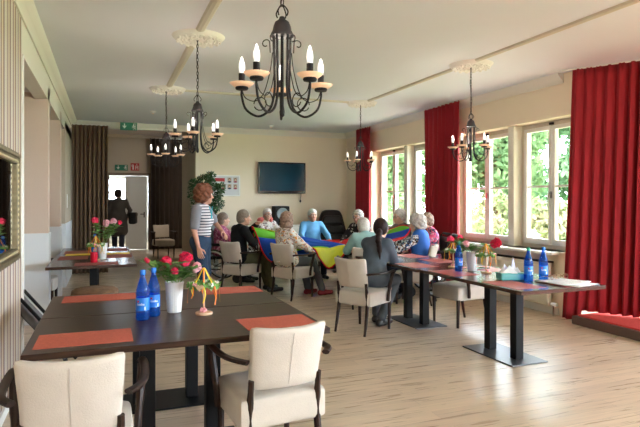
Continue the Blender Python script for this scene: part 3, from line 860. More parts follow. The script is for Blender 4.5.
# ------------------------------------------------------------------ dining chairs
def make_chair(name='dining_armchair'):
    t = thing(name, 'x', 'chair')
    def seatbend(p):
        k = 1 - 0.06 * (p.y + 0.24) / 0.48
        return Vector((p.x * k, p.y - (0.02 if p.y > 0.2 else 0) * (p.x / 0.24) ** 2, p.z + (0.012 * (1 - (p.x / 0.25) ** 2) * (1 - ((p.y) / 0.26) ** 2) if p.z > 0.42 else 0)))
    G().rbox(0, 0.01, 0.385, 0.485, 0.48, 0.165, 0.03, 8, seatbend).obj('seat', M['fabric'], t)
    def backbend(p):
        q = Vector(p); a = (q.z - 0.5)
        wv = 1 + 0.10 * a / 0.35
        q.x *= wv
        q.y -= 0.20 * a + 0.14 * a * a
        q.y += -0.05 * (1 - (q.x / 0.22) ** 2)
        q.z += -0.018 * (1 - (q.x / 0.22) ** 2) * max(0, a / 0.35)
        return q
    bk = G().rbox(0, -0.185, 0.672, 0.375, 0.055, 0.335, 0.024, 9, backbend).obj('backrest', M['fabric'], t)
    pts = [backbend(Vector((0, -0.2145, 0.53 + 0.026 * i))) for i in range(12)]
    G().tube(pts, 0.0016, 5).obj('seam', M['seam'], bk)
    for s in (-1, 1):
        # rear leg runs up behind the backrest
        G().tube(smoothpath([(s * 0.195, -0.275, 0.0), (s * 0.192, -0.235, 0.18), (s * 0.188, -0.212, 0.36), (s * 0.186, -0.235, 0.56)], 5),
                 [0.014] * 3 + [0.017] * 3 + [0.020] * 7 + [0.016] * 3, 8).obj('rear_leg', M['wood'], t)
        G().tube([(s * 0.200, 0.212, 0.0), (s * 0.205, 0.212, 0.32)], [0.015, 0.021], 8).obj('front_leg', M['wood'], t)
        a = G().tube(smoothpath([(s * 0.215, -0.262, 0.66), (s * 0.262, -0.20, 0.665), (s * 0.282, -0.08, 0.66), (s * 0.288, 0.08, 0.665), (s * 0.282, 0.17, 0.672), (s * 0.275, 0.20, 0.66)], 5), 0.021, 8, flat=0.62)
        ar = a.obj('armrest', M['wood'], t)
        G().tube(smoothpath([(s * 0.278, 0.165, 0.655), (s * 0.272, 0.13, 0.55), (s * 0.262, 0.10, 0.42), (s * 0.258, 0.095, 0.34)], 5), [0.021] * 8 + [0.018] * 8, 8, flat=1).obj('arm_support', M['wood'], ar)
    return t

chair0 = make_chair(); _first = [True]
def chair(x, y, heading, label, group=None):
    """heading: degrees clockwise from the long axis of the room"""
    if _first[0]:
        _first[0] = False; c = chair0; c.location = (x, y, 0); c.rotation_euler = (0, 0, R(-heading)); c['label'] = label
        if group: c['group'] = group
        return c
    return dup(chair0, (x, y, 0), R(-heading), label, group)

def facing(x, y, h, f, s=0.0):
    """point f metres ahead and s metres to the right of (x, y) looking along heading h"""
    a = R(h)
    return x + math.sin(a) * f + math.cos(a) * s, y + math.cos(a) * f - math.sin(a) * s

GC = 'cream armchairs with dark walnut frames'
chair(-0.12, 2.68, 2, 'cream armchair pulled up to the left of the near table edge', GC)
chair(0.83, 2.91, -6, 'cream armchair at the near right corner of the long table', GC)
chair(1.99, 8.53, 56, 'cream armchair carrying the man in black', GC)
chair(2.62, 7.86, 58, 'cream armchair carrying the woman in the floral blouse', GC)
chair(2.71, 5.60, 60, 'cream armchair with the dark-haired woman in the grey cardigan', GC)
chair(3.30, 6.92, 8, 'cream armchair carrying the white-haired person in the pale teal shirt', GC)
chair(4.11, 6.84, -48, 'cream armchair carrying the woman in the blue vest', GC)
chair(3.92, 5.50, -98, 'empty cream armchair on the window side of the right tables', GC)
chair(4.62, 8.10, -100, 'cream armchair of the white-haired woman before the far window', GC)
chair(4.36, 9.16, -130, 'cream armchair of the grey-haired woman by the far red curtain', GC)
chair(3.72, 9.98, -172, 'cream armchair of the man in the light blue sweater', GC)
chair(1.38, 14.6, 170, 'cream armchair in front of the dark brown curtain in the hallway', GC)
chair(-0.84, 7.92, 92, 'cream armchair tucked under the back tables beside the panelled wall', GC)

# ------------------------------------------------------------------ tables
def table(x, y, lx, ly, label, along_y, group, top=0.735):
    t = thing('dining_table', label, 'table', (x, y, 0), group=group)
    g = G().box(-lx / 2, lx / 2, -ly / 2, ly / 2, top - 0.032, top)
    tt = g.obj('table_top', M['tableY'] if along_y else M['table'], t, False, 0.004)
    px, py = (0.20, 0.36) if along_y else (0.36, 0.20)
    G().box(-px, px, -py, py, 0.0, 0.012).obj('base_plate', M['basesteel'] if along_y else M['blackmetal'], t, False, 0.003)
    for s in (-1, 1):
        cx, cy = (0, s * 0.185) if along_y else (s * 0.185, 0)
        c = G().box(cx - 0.042, cx + 0.042, cy - 0.042, cy + 0.042, 0.012, top - 0.05)
        c.obj('column', M['blackmetal'], t, False, 0.004)
    G().box(-px, px, -py, py, top - 0.05, top - 0.032).obj('support_plate', M['blackmetal'], t, False)
    return t

GL = 'dark wooden tables pushed together on the left'; GR = 'dark wooden tables in a row by the windows'; GBk = 'dark wooden tables near the hallway'
table(0.405, 3.29, 1.55, 0.84, 'dark wood pedestal table nearest the camera, with bottles and vase', False, GL)
table(0.405, 4.14, 1.55, 0.84, 'dark wood pedestal table pushed behind the one with the bottles', False, GL)
table(3.50, 4.22, 0.90, 1.51, 'dark wood table by the windows with the tissue box and newspaper', True, GR)
table(3.47, 5.74, 0.90, 1.51, 'dark wood table behind the woman in the grey cardigan', True, GR)
table(-0.14, 7.32, 0.94, 1.50, 'dark wood table by the panelled wall with the pink candle glass', True, GBk)
table(-0.14, 8.62, 0.92, 1.06, 'farther dark wood table toward the brown curtain', True, GBk)

def placemat(x, y, wx, wy, rot, m, label, group, z=0.735):
    g = G().box(-wx / 2, wx / 2, -wy / 2, wy / 2, 0, 0.0022)
    o = g.obj('placemat', m, None, False); o.location = (x, y, z + 0.0003); o.rotation_euler = (0, 0, R(rot))
    props(o, label, 'placemat', group)

GP = 'terracotta placemats on the long table'
placemat(-0.10, 3.11, 0.46, 0.30, 0, M['matred'], 'terracotta placemat in front of the left cream chair', GP)
placemat(0.94, 3.12, 0.42, 0.30, 1, M['matred'], 'terracotta placemat in front of the right cream chair', GP)
placemat(-0.04, 4.37, 0.50, 0.28, 0, M['matred'], 'terracotta placemat at the far left corner of the long tables', GP)
placemat(0.93, 4.37, 0.46, 0.30, 0, M['matred'], 'terracotta placemat at the far right corner of the long tables', GP)
GQ = 'red woven placemats on the tables by the windows'
for x, y, lb in ((3.24, 3.78, 'red placemat under the corner near the bottles at the table end'), (3.70, 3.72, 'red placemat beneath the newspaper'),
                 (3.22, 4.62, 'red placemat beside the blue bottle with green cap'), (3.72, 4.75, 'red placemat behind the white vase on the window side'),
                 (3.22, 5.32, 'red placemat just past the join of the window tables'), (3.72, 5.62, 'red placemat before the empty window-side chair'),
                 (3.22, 6.1, 'red placemat beside the grey cardigan'), (3.70, 6.25, 'red placemat at the far end nearest the woman in the blue vest')):
    placemat(x, y, 0.30, 0.45, 0, M['matpink'], lb, GQ)
GD = 'dark red placemats on the back tables'
for x, y, lb, s_ in ((-0.10, 6.76, 'dark red placemat at the front edge of the back table', 0), (-0.38, 7.55, 'dark red placemat on the wall side of the back table', 1),
                 (0.14, 7.62, 'dark red placemat on the room side of the back table', 1), (-0.36, 8.35, 'dark red placemat on the wall side of the farther back table', 1), (0.12, 8.62, 'dark red placemat on the room side of the farther back table', 1)):
    placemat(x, y, 0.46 if not s_ else 0.34, 0.30 if not s_ else 0.46, 0, M['matdark'], lb, GD)
g = G().box(-0.40, 0.40, -0.12, 0.12, 0, 0.002)
o = g.obj('table_runner', M['yellow'], None, False); o.location = (-0.10, 8.0, 0.7355); props(o, 'yellow cloth strip across the join of the back tables', 'table runner')

# ------------------------------------------------------------------ things on the tables
def bottle0(capm):
    t = thing('water_bottle', 'x', 'bottle')
    prof = [(0.0, 0.004), (0.026, 0.0), (0.037, 0.006), (0.040, 0.02), (0.0385, 0.035), (0.040, 0.05), (0.040, 0.06), (0.0385, 0.065), (0.0385, 0.135), (0.040, 0.14), (0.038, 0.152),
            (0.040, 0.160), (0.037, 0.174), (0.038, 0.182), (0.033, 0.200), (0.024, 0.228), (0.0165, 0.252), (0.0135, 0.265), (0.0135, 0.278), (0.0, 0.278)]
    G().lathe(prof, n=28).obj('bottle_body', M['bottle'], t)
    cp = G().lathe([(0.0155, 0.272), (0.0165, 0.274), (0.0165, 0.298), (0.014, 0.302), (0, 0.302)], n=20, fn=lambda a, z: 1 + 0.03 * math.cos(a * 18)).obj('cap', capm, t)
    g = G().lathe([(0.0392, 0.062), (0.0394, 0.066), (0.0394, 0.134), (0.0392, 0.138)], n=28, caps=False); g.cur = 1
    def patch(a0, a1, z0, z1, r=0.0400):
        n = 6; vs = []
        for i in range(n + 1):
            a = a0 + (a1 - a0) * i / n
            for zz in (z0, z1): vs.append((r * math.cos(a), r * math.sin(a), zz))
        g.add(vs, [(2 * i, 2 * i + 2, 2 * i + 3, 2 * i + 1) for i in range(n)])
    for k in range(2):
        b = k * PI
        for j in range(7):  # the white wordmark, seen as a row of short strokes
            patch(b - 0.62 + j * 0.16, b - 0.53 + j * 0.16, 0.094, 0.104 + (0.004 if j in (0, 4) else 0))
        patch(b + 0.45, b + 0.62, 0.066, 0.086)
    g.cur = 2
    for k in range(2):
        b = k * PI - 0.5
        patch_pts = [(0.0402 * math.cos(b + 0.17 * math.cos(q)), 0.0402 * math.sin(b + 0.17 * math.cos(q)), 0.118 + 0.0065 * math.sin(q)) for q in [i * PI / 6 for i in range(12)]]
        g.add(patch_pts, [tuple(range(12))])
    g.obj('bottle_label', [M['label'], M['labelwhite'], M['labelred']], t)
    return t

GBt = 'blue water bottles'
bb = bottle0(M['bottlecap']); bb.location = (0.205, 3.46, 0.7355); bb.rotation_euler = (0, 0, R(-105)); bb['label'] = 'blue water bottle in front of its twin on the near table'; bb['group'] = GBt
dup(bb, (0.275, 3.55, 0.7355), R(-85), 'blue water bottle tucked behind its twin, next to the white vase')
dup(bb, (3.655, 3.87, 0.7355), R(-120), 'blue water bottle with blue cap beside the newspaper')
bg = bottle0(M['greencap']); bg.location = (3.505, 3.89, 0.7355); bg.rotation_euler = (0, 0, R(-100)); bg['label'] = 'blue water bottle with green cap beside the tissue box'; bg['group'] = GBt
dup(bg, (3.335, 4.69, 0.7355), R(-80), 'blue water bottle with green cap beside the white vase on the window table')
dup(bb, (-0.13, 7.36, 0.7355), R(-80), 'blue water bottle on the back table by the panelled wall')

def vase(label):
    t = thing('flower_vase', label, 'vase', group='white ribbed vases')
    fl_ = lambda a, z: 1 + 0.012 * math.cos(a * 24)
    G().lathe([(0.0, 0.004), (0.040, 0.0), (0.044, 0.004), (0.0445, 0.012), (0.058, 0.185)], n=96, fn=fl_).obj('vase_body', M['vase'], t)
    G().lathe([(0.0585, 0.183), (0.0605, 0.186), (0.0605, 0.196), (0.057, 0.197), (0.054, 0.19), (0.0535, 0.175), (0.0, 0.174)], n=40, caps=False).obj('rim', M['vase'], t)
    return t

def peony(base, top, rad, m, label, seed, leaves=3, bud=False, group='peonies in the vases'):
    """one cut flower: base inside the vase, bloom at top (world coordinates)"""
    rnd = random.Random(seed)
    B = Vector(base); T = Vector(top) - B
    t = thing('peony', label, 'flower', tuple(B), group=group)
    mid = T * 0.5 + Vector((0, 0, T.length * 0.08))
    G().tube(smoothpath([(0, 0, 0), mid, T], 6), 0.0032, 6).obj('stem', M['stem'], t)
    g = G(); ax = T.normalized()
    g.ball(T + ax * rad * 0.25, (rad * 0.62,) * 3, 10)
    N = 26 if not bud else 7
    for k in range(N):
        ga = k * 2.39996; el = (1.35 - 1.55 * (k / N)) if not bud else 0.8
        d = Vector((math.cos(ga) * math.cos(el), math.sin(ga) * math.cos(el), math.sin(el)))
        q = ax.to_track_quat('Z', 'Y'); d = q @ d
        side = d.cross(ax if abs(d.dot(ax)) < 0.95 else Vector((1, 0, 0))).normalized(); upv = side.cross(d).normalized()
        if upv.dot(ax) < 0: upv = -upv
        c = T + ax * rad * 0.25 + d * rad * (0.55 + 0.12 * rnd.random())
        w_ = rad * rnd.uniform(0.5, 0.72); vs = []; n = 4
        for i in range(n + 1):
            for j in range(n + 1):
                a = (i / n - 0.5) * 2; b = (j / n - 0.5) * 2
                rr = 1 - 0.18 * abs(a) * abs(b)
                p = c + side * a * w_ * rr + upv * (b * w_ * rr + 0.25 * w_) + d * (rad * 0.28 * b * b * (1 if b > 0 else -.6) - rad * 0.22 * a * a) + d * rad * 0.06 * math.sin(a * 6 + k) * (b > 0)
                vs.append(p)
        g.add(vs, [(i * (n + 1) + j, (i + 1) * (n + 1) + j, (i + 1) * (n + 1) + j + 1, i * (n + 1) + j + 1) for i in range(n) for j in range(n)])
    g.obj('bloom', m, t)
    leaves = int(leaves * 2.2)
    for k in range(leaves):
        f = 0.30 + 0.6 * (k + rnd.random()) / max(1, leaves)
        p = T * f; a = rnd.uniform(0, 6.28); ln = rnd.uniform(0.065, 0.11)
        d = Vector((math.cos(a), math.sin(a), rnd.uniform(0.2, 0.9))).normalized(); sd = d.cross(Vector((0, 0, 1))).normalized()
        lf_ = G()
        for br in (-0.45, 0, 0.45):
            dd = (d + sd * br).normalized(); s2 = dd.cross(Vector((0, 0, 1))).normalized(); vs = []
            prof = [(0, 0.001), (0.2, 0.010), (0.45, 0.017), (0.7, 0.014), (0.9, 0.006), (1, 0.0005)]
            for u_, w_ in prof:
                c = p + dd * ln * u_ + Vector((0, 0, -0.018 * u_ * u_))
                vs += [c - s2 * w_ + Vector((0, 0, 0.003)), c, c + s2 * w_ + Vector((0, 0, 0.003))]
            fs = []
            for i in range(len(prof) - 1):
                fs += [(3 * i, 3 * i + 1, 3 * i + 4, 3 * i + 3), (3 * i + 1, 3 * i + 2, 3 * i + 5, 3 * i + 4)]
            lf_.add(vs, fs)
        lf_.obj('leaf', M['leaf'], t)
    return t

v1 = vase('white ribbed vase with red peonies beside the blue bottles on the near table'); v1.location = (0.41, 3.64, 0.7355)
vz = 0.7355 + 0.178
# blooms placed around the vase mouth (camera-right is roughly +x, -0.39 y)
peony((0.38, 3.64, vz), (0.255, 3.72, 1.055), 0.024, M['peony'], 'half-open crimson peony bud leaning far left out of the near vase', 11, 5, True)
peony((0.40, 3.65, vz), (0.370, 3.67, 1.035), 0.042, M['peony'], 'crimson peony left of the largest bloom in the near vase', 12, 6)
peony((0.42, 3.62, vz), (0.41, 3.60, 0.985), 0.030, M['peony'], 'small crimson peony low in the middle of the near vase', 13, 6)
peony((0.43, 3.64, vz), (0.470, 3.63, 1.045), 0.054, M['peony'], 'largest crimson peony on the right of the near vase', 14, 7)
peony((0.44, 3.65, vz), (0.535, 3.66, 0.998), 0.040, M['peonypink'], 'pale pink peony behind the largest red bloom in the near vase', 15, 6)
v2 = dup(v1, (3.49, 4.68, 0.7355), 0, 'white ribbed vase with peonies on the table by the windows')
peony((3.46, 4.68, vz), (3.355, 4.82, 1.035), 0.045, M['peony'], 'crimson peony at the left of the window table vase', 21, 6)
peony((3.48, 4.70, vz), (3.47, 4.83, 1.050), 0.036, M['peony'], 'small crimson peony at the top of the window table vase', 22, 5)
peony((3.48, 4.66, vz), (3.42, 4.66, 0.998), 0.042, M['peonypink'], 'pale pink peony in the middle of the window table vase', 23, 6)
peony((3.52, 4.68, vz), (3.62, 4.52, 1.01), 0.062, M['peony'], 'large crimson peony leaning right over the maypole ornament', 24, 7)
v3 = dup(v1, (-0.04, 7.28, 0.7355), 0, 'white ribbed vase with pink peonies on the back table')
peony((-0.06, 7.28, vz), (-0.12, 7.30, 1.18), 0.050, M['peony'], 'crimson peony standing tall at the left of the back table vase', 31, 5)
peony((-0.04, 7.29, vz), (-0.00, 7.26, 1.15), 0.050, M['peonypink'], 'front pale pink peony in the back table vase', 32, 6)
peony((-0.03, 7.29, vz), (0.075, 7.32, 1.165), 0.050, M['peonypink'], 'rear pale pink peony in the back table vase', 33, 6)
peony((-0.02, 7.28, vz), (0.15, 7.30, 1.165), 0.032, M['peony'], 'crimson peony bud at the right of the back table vase', 34, 6)

def maypole(seed=1):
    rnd = random.Random(seed)
    t = thing('maypole_ornament', 'x', 'ornament', group='little maypole ornaments with ribbons')
    b = G().lathe([(0, 0), (0.050, 0), (0.053, 0.004), (0.053, 0.014), (0.049, 0.016), (0, 0.016)], n=28, fn=lambda a, z: 1 + 0.03 * math.sin(3 * a + 1))
    b.obj('wood_slice_base', M['rawwood'], t)
    G().tube([(0, 0, 0.015), (0, 0, 0.295)], 0.0065, 8).obj('pole', M['rawwood'], t)
    wr = G(); zc = 0.185; Rw = 0.082
    wr.tube([(Rw * math.cos(a), Rw * math.sin(a), zc) for a in [i * PI / 12 for i in range(24)]], 0.009, 6, closed=True)
    for k in range(170):
        a = rnd.uniform(0, 6.28); p = Vector((Rw * math.cos(a), Rw * math.sin(a), zc))
        d = Vector((rnd.gauss(0, 1), rnd.gauss(0, 1), rnd.gauss(0, 1))).normalized(); s2 = d.orthogonal().normalized()
        p += d * 0.008
        wr.add([p, p + d * 0.012 + s2 * 0.007, p + d * 0.025, p + d * 0.012 - s2 * 0.007], [(0, 1, 2, 3)])
    wr.obj('leafy_wreath', M['leaf'], t, False)
    for k in range(5):
        a = k * 1.26 + 0.5; fl2 = G()
        for q in range(5):
            an = q * 1.2566
            fl2.ball((Rw * math.cos(a) + 0.010 * math.cos(an), Rw * math.sin(a) + 0.010 * math.sin(an), zc + 0.010 + 0.004 * math.sin(an * 2)), 0.0085, 7)
        fl2.obj('blossom', M['whitefelt'] if k != 3 else M['pinkfelt'], t)
    # heart in front
    hp = []
    for i in range(28):
        q = 2 * PI * i / 28
        hp.append((0.0015 * 16 * math.sin(q) ** 3 * 1.05, 0.0015 * (13 * math.cos(q) - 5 * math.cos(2 * q) - 2 * math.cos(3 * q) - math.cos(4 * q))))
    h = G(); vs = [(x, -Rw - 0.016, zc - 0.004 + z) for x, z in hp] + [(x, -Rw - 0.011, zc - 0.004 + z) for x, z in hp]
    h.add(vs, [tuple(range(28))[::-1], tuple(range(28, 56))] + [(i, (i + 1) % 28, (i + 1) % 28 + 28, i + 28) for i in range(28)])
    h.obj('wooden_heart', M['rawwood'], t, False)
    def ribbon(pts, w_, m, nm):
        g = G(); P = smoothpath(pts, 5); vs = []
        for i, p in enumerate(P):
            sd = Vector((-p.y, p.x, 0)); sd = sd.normalized() if sd.length > 1e-3 else Vector((1, 0, 0))
            vs += [p - sd * w_, p + sd * w_]
        g.add(vs, [(2 * i, 2 * i + 1, 2 * i + 3, 2 * i + 2) for i in range(len(P) - 1)])
        o = g.obj(nm, m, t); md = o.modifiers.new('thickness', 'SOLIDIFY'); md.thickness = 0.0008
    for k in range(8):
        a = k * 2 * PI / 8 + 0.25
        ribbon([(0.008 * math.cos(a), 0.008 * math.sin(a), 0.292), (0.045 * math.cos(a), 0.045 * math.sin(a), 0.235), (Rw * math.cos(a), Rw * math.sin(a), zc + 0.004)], 0.004, M['orange'] if k % 2 == 0 else M['yellow'], 'ribbon')
        l_ = rnd.uniform(0.07, 0.13); r2 = Rw + 0.012
        ribbon([(r2 * math.cos(a), r2 * math.sin(a), zc), (r2 * math.cos(a + .1) * 1.05, r2 * math.sin(a + .1) * 1.05, zc - l_ * .5), (r2 * math.cos(a - .05) * 1.08, r2 * math.sin(a - .05) * 1.08, zc - l_)], 0.0045, M['orange'] if k % 3 else M['yellow'], 'ribbon_tail')
    g = G()
    for q in range(5):
        an = q * 1.2566; g.ball((0.014 * math.cos(an), -0.012 + 0.010 * math.sin(an), 0.030 + 0.006 * math.sin(an)), 0.0105, 7)
    g.obj('felt_flower', M['pinkfelt'], t)
    return t

mp0 = maypole(3); mp0.location = (0.575, 3.50, 0.7355); mp0.rotation_euler = (0, 0, R(-24)); mp0['label'] = 'small maypole ornament with orange ribbons on the near table'
dup(mp0, (3.50, 4.47, 0.7355), R(60), 'small maypole ornament right of the vase on the window table')
dup(mp0, (3.47, 4.98, 0.7355), R(150), 'small maypole ornament behind the green-capped bottle on the window table')
dup(mp0, (-0.115, 7.16, 0.7355), R(20), 'small maypole ornament in front of the bottle on the back table')

t = thing('candle_glass', 'red glass tealight holder on the back table', 'candle', (-0.13, 6.90, 0.7355))
G().lathe([(0.0, 0.004), (0.034, 0.0), (0.038, 0.006), (0.042, 0.12), (0.039, 0.12), (0.035, 0.01), (0, 0.01)], n=24).obj('glass_cup', M['candle'], t)
G().lathe([(0, 0.01), (0.030, 0.01), (0.030, 0.045), (0, 0.045)], n=20).obj('wax', M['peony'], t)

# tissue box
t = thing('tissue_box', 'teal tissue box with tissues spilling out on the window table', 'tissue box', (3.42, 4.02, 0.7355), R(-14))
g = G(); g.rbox(0, 0, 0.032, 0.235, 0.125, 0.064, 0.014, 6); g.obj('box', M['teal'], t)
g = G().rbox(0, 0, 0.062, 0.240, 0.130, 0.014, 0.006, 5); g.obj('rim', M['teal'], t)
rnd = random.Random(7); g = G()
for (cx, cy, hh, ww, tl) in ((0.02, 0.0, 0.14, 0.045, 0.0), (-0.05, 0.01, 0.075, 0.085, -0.1), (0.045, -0.01, 0.05, 0.06, 0.25), (-0.02, -0.03, 0.07, 0.09, -0.1)):
    vs = []; n = 12; mlev = 6
    for j in range(mlev + 1):
        f = j / mlev
        for i in range(n):
            a = 2 * PI * i / n; rr = ww * (0.75 - 0.72 * f ** 0.8) * (1 + 0.35 * math.sin(a * 3 + cx * 90) * (1 - f * .5))
            vs.append((cx + tl * hh * f + rr * math.cos(a), cy + rr * math.sin(a) * 0.6, 0.066 + hh * f))
    g.add(vs, [(j * n + i, j * n + (i + 1) % n, (j + 1) * n + (i + 1) % n, (j + 1) * n + i) for j in range(mlev) for i in range(n)])
g.obj('tissues', M['tissue'], t)

# newspaper and glasses
t = thing('newspaper', 'folded newspaper spread over the end of the window table', 'newspaper', (3.73, 3.68, 0.7378), R(12))
for k, (dx, dy, rz, s) in enumerate(((0, 0, 0, 1), (0.03, 0.05, 16, 0.92), (-0.06, 0.02, -10, 0.8))):
    g = G(); n = 8; vs = []
    for i in range(n + 1):
        for j in range(n + 1):
            x = (i / n - .5) * 0.32 * s; y = (j / n - .5) * 0.42 * s
            vs.append((x, y, 0.0022 + 0.004 * k + 0.004 * abs(math.sin(i * 0.8 + k)) * (i / n)))
    g.add(vs, [(i * (n + 1) + j, (i + 1) * (n + 1) + j, (i + 1) * (n + 1) + j + 1, i * (n + 1) + j + 1) for i in range(n) for j in range(n)])
    o = g.obj('sheet', M['paper'], t); o.location = (dx, dy, 0); o.rotation_euler = (0, 0, R(rz))
    md = o.modifiers.new('thickness', 'SOLIDIFY'); md.thickness = 0.0015; md.offset = 1
t = thing('eyeglasses', 'folded brown spectacles lying on the newspaper', 'spectacles', (3.80, 3.80, 0.7545), R(-15), 'spectacles on the newspaper')
def specs(t):
    f = G()
    for s in (-1, 1): f.tube([(s * 0.033 + 0.026 * math.cos(a), 0, 0.024 + 0.021 * math.sin(a)) for a in [i * PI / 9 for i in range(18)]], 0.0026, 5, closed=True)
    f.tube([(-0.008, 0, 0.03), (0, -0.002, 0.033), (0.008, 0, 0.03)], 0.0025, 5); f.obj('rims', M['bark'], t)
    for s in (-1, 1):
        G().tube([(s * 0.060, 0, 0.03), (s * 0.062, 0.06, 0.026), (s * 0.050, 0.12, 0.008)], 0.0024, 5).obj('temple', M['bark'], t)
        G().lathe([(0, -0.0006), (0.025, -0.0006), (0.025, 0.0006), (0, 0.0006)], n=16, M_=Matrix.Translation((s * 0.033, 0, 0.024)) @ Matrix.Rotation(PI / 2, 4, 'X')).obj('lens', M['glass'], t)
specs(t)
dup(t, (3.70, 3.79, 0.7545), R(20), 'second pair of brown spectacles, nearer the bottles')
g = G().rbox(0, 0, 0.006, 0.20, 0.11, 0.012, 0.005, 5)
o = g.obj('serving_tray', M['blackgloss'], None); o.location = (3.66, 4.78, 0.7385); o.rotation_euler = (0, 0, R(10)); props(o, 'small black tray lying behind the maypole ornament on the window table', 'tray')

# round stool with a brown cover between the table groups
t = thing('round_stool', 'round stool with a brown fluffy cover behind the long tables', 'stool', (-0.105, 6.16, 0.0))
G().lathe([(0, 0.42), (0.19, 0.42), (0.225, 0.445), (0.235, 0.48), (0.225, 0.525), (0.19, 0.548), (0.0, 0.558)], n=32, fn=lambda a, z: 1 + 0.025 * math.sin(5 * a) * (z > 0.45)).obj('seat_cushion', M['brownfur'], t)
for k in range(4):
    a = PI / 4 + k * PI / 2
    G().tube([(0.19 * math.cos(a), 0.19 * math.sin(a), 0), (0.15 * math.cos(a), 0.15 * math.sin(a), 0.43)], [0.014, 0.018], 8).obj('leg', M['wood'], t)

# folded grey deck chair leaning against the panelled pier
t = thing('folded_lounger', 'folded grey padded lounger leaning against the pale panelling', 'folding chair', (-0.34, 5.26, 0), R(4))
RM = Matrix.Rotation(R(-38), 4, 'Y')
g = G().rbox(0.0, 0, 0.36, 0.07, 0.46, 0.66, 0.025, 7, None, RM @ Matrix.Translation((0.1, 0, 0.06))); g.obj('pad', M['greypad'], t)
for s in (-1, 1):
    g = G().tube([RM @ Vector((0.155, s * 0.24, 0.05)), RM @ Vector((0.155, s * 0.24, 0.72))], 0.014, 8); g.obj('frame_tube', M['blackmetal'], t)
    g = G().tube([(0.02, s * 0.21, 0.012), (-0.02 , s * 0.21, 0.28), (-0.40, s * 0.21, 0.62)], 0.012, 8); g.obj('rear_tube', M['blackmetal'], t)
G().tube([(0.02, -0.24, 0.012), (0.02, 0.24, 0.012)], 0.012, 8).obj('cross_tube', M['blackmetal'], t)

# ------------------------------------------------------------------ left wall: mirror, socket
t = thing('wall_mirror', 'gilt framed mirror on the striped wall', 'mirror', (UL, 3.83, 1.41))
hw, hh = 0.85, 0.40
def frame_ring(x0, x1, w0, w1, nm, m):
    g = G()
    g.box(x0, x1, -hw + w0, hw - w0, hh - w1, hh - w0); g.box(x0, x1, -hw + w0, hw - w0, -hh + w0, -hh + w1)
    g.box(x0, x1, -hw + w0, -hw + w1, -hh + w1, hh - w1); g.box(x0, x1, hw - w1, hw - w0, -hh + w1, hh - w1)
    g.obj(nm, m, t, False, 0.006)
frame_ring(0.0, 0.032, 0.0, 0.085, 'mirror_frame', M['gold'])
frame_ring(0.0, 0.044, 0.012, 0.040, 'raised_moulding', M['gold'])
g = G(); n = 38
for k in range(n):
    y = -hw + 0.09 + (2 * hw - 0.18) * k / (n - 1)
    for s in (-1, 1): g.ball((0.033, y, s * (hh - 0.068)), (0.007, 0.013, 0.010), 7)
for k in range(16):
    z = -hh + 0.09 + (2 * hh - 0.18) * k / 15
    for s in (-1, 1): g.ball((0.033, s * (hw - 0.068), z), (0.007, 0.010, 0.013), 7)
g.obj('beading', M['goldlight'], t)
G().box(0.004, 0.012, -hw + 0.08, hw - 0.08, -hh + 0.08, hh - 0.08).obj('mirror_glass', M['mirror'], t, False)
t = thing('wall_socket', 'white double socket low on the striped wall', 'socket', (UL, 4.2, 0.14))
G().rbox(0.006, 0, 0, 0.012, 0.15, 0.085, 0.004, 5).obj('socket_plate', M['vase'], t)
for s in (-1, 1): G().lathe([(0.022, 0), (0.024, 0.004), (0.018, 0.005), (0.016, 0.001), (0, 0.001)], n=18, M_=Matrix.Translation((0.011, s * 0.036, 0)) @ Matrix.Rotation(PI / 2, 4, 'Y')).obj('socket_insert', M['vase'], t)
t = thing('light_switch', 'pale light switch on the pier beside the brown curtain', 'switch', (UL, 10.6, 1.45))
G().rbox(0.006, 0, 0, 0.012, 0.08, 0.24, 0.004, 5).obj('switch_plate', M['vase'], t)
G().rbox(0.013, 0, 0.05, 0.008, 0.055, 0.06, 0.003, 4).obj('rocker', M['vase'], t)

# ------------------------------------------------------------------ back wall
t = thing('television', 'flat television on the cream back wall reflecting the windows', 'television', (3.72, VB - 0.07, 1.97))
G().rbox(0, 0, 0, 1.12, 0.05, 0.71, 0.012, 7).obj('tv_casing', M['blackgloss'], t)
G().box(-0.525, 0.525, -0.0285, -0.024, -0.29, 0.325).obj('screen', M['screen'], t, False)
G().box(-0.15, 0.15, 0.02, 0.07, -0.12, 0.12).obj('wall_bracket', M['black'], t, False)
g = G().tube(smoothpath([(0.46, 0.02, -0.35), (0.46, 0.03, -0.42), (0.45, 0.035, -0.50)], 4), 0.006, 6); g.ball((0.45, 0.03, -0.52), (0.022, 0.02, 0.035), 8); g.obj('power_plug', M['black'], t)

t = thing('picture_board', 'white framed notice board of portrait photos on the back wall', 'notice board', (2.44, VB - 0.03, 1.785))
G().box(-0.30, 0.30, 0.0, 0.03, -0.225, 0.225).obj('board_panel', mat('pale_board', (0.55, 0.55, 0.55), 0.3), t, False)
g = G(); g.box(-0.32, 0.32, -0.012, 0.03, 0.205, 0.23); g.box(-0.32, 0.32, -0.012, 0.03, -0.23, -0.205); g.box(-0.32, -0.295, -0.012, 0.03, -0.205, 0.205); g.box(0.295, 0.32, -0.012, 0.03, -0.205, 0.205)
g.obj('board_frame', M['white'], t, False, 0.002)
G().box(-0.23, -0.02, -0.004, 0, 0.09, 0.165).obj('red_title_card', M['signred'], t, False)
pc = [mat('portrait_backdrop', (0.45, 0.36, 0.27), 0.6), mat('portrait_hair', (0.12, 0.07, 0.04), 0.7), mat('portrait_skin', (0.62, 0.36, 0.25), 0.7), mat('portrait_cloth', (0.30, 0.03, 0.08), 0.7), mat('portrait_cloth_dark', (0.03, 0.04, 0.08), 0.7)]
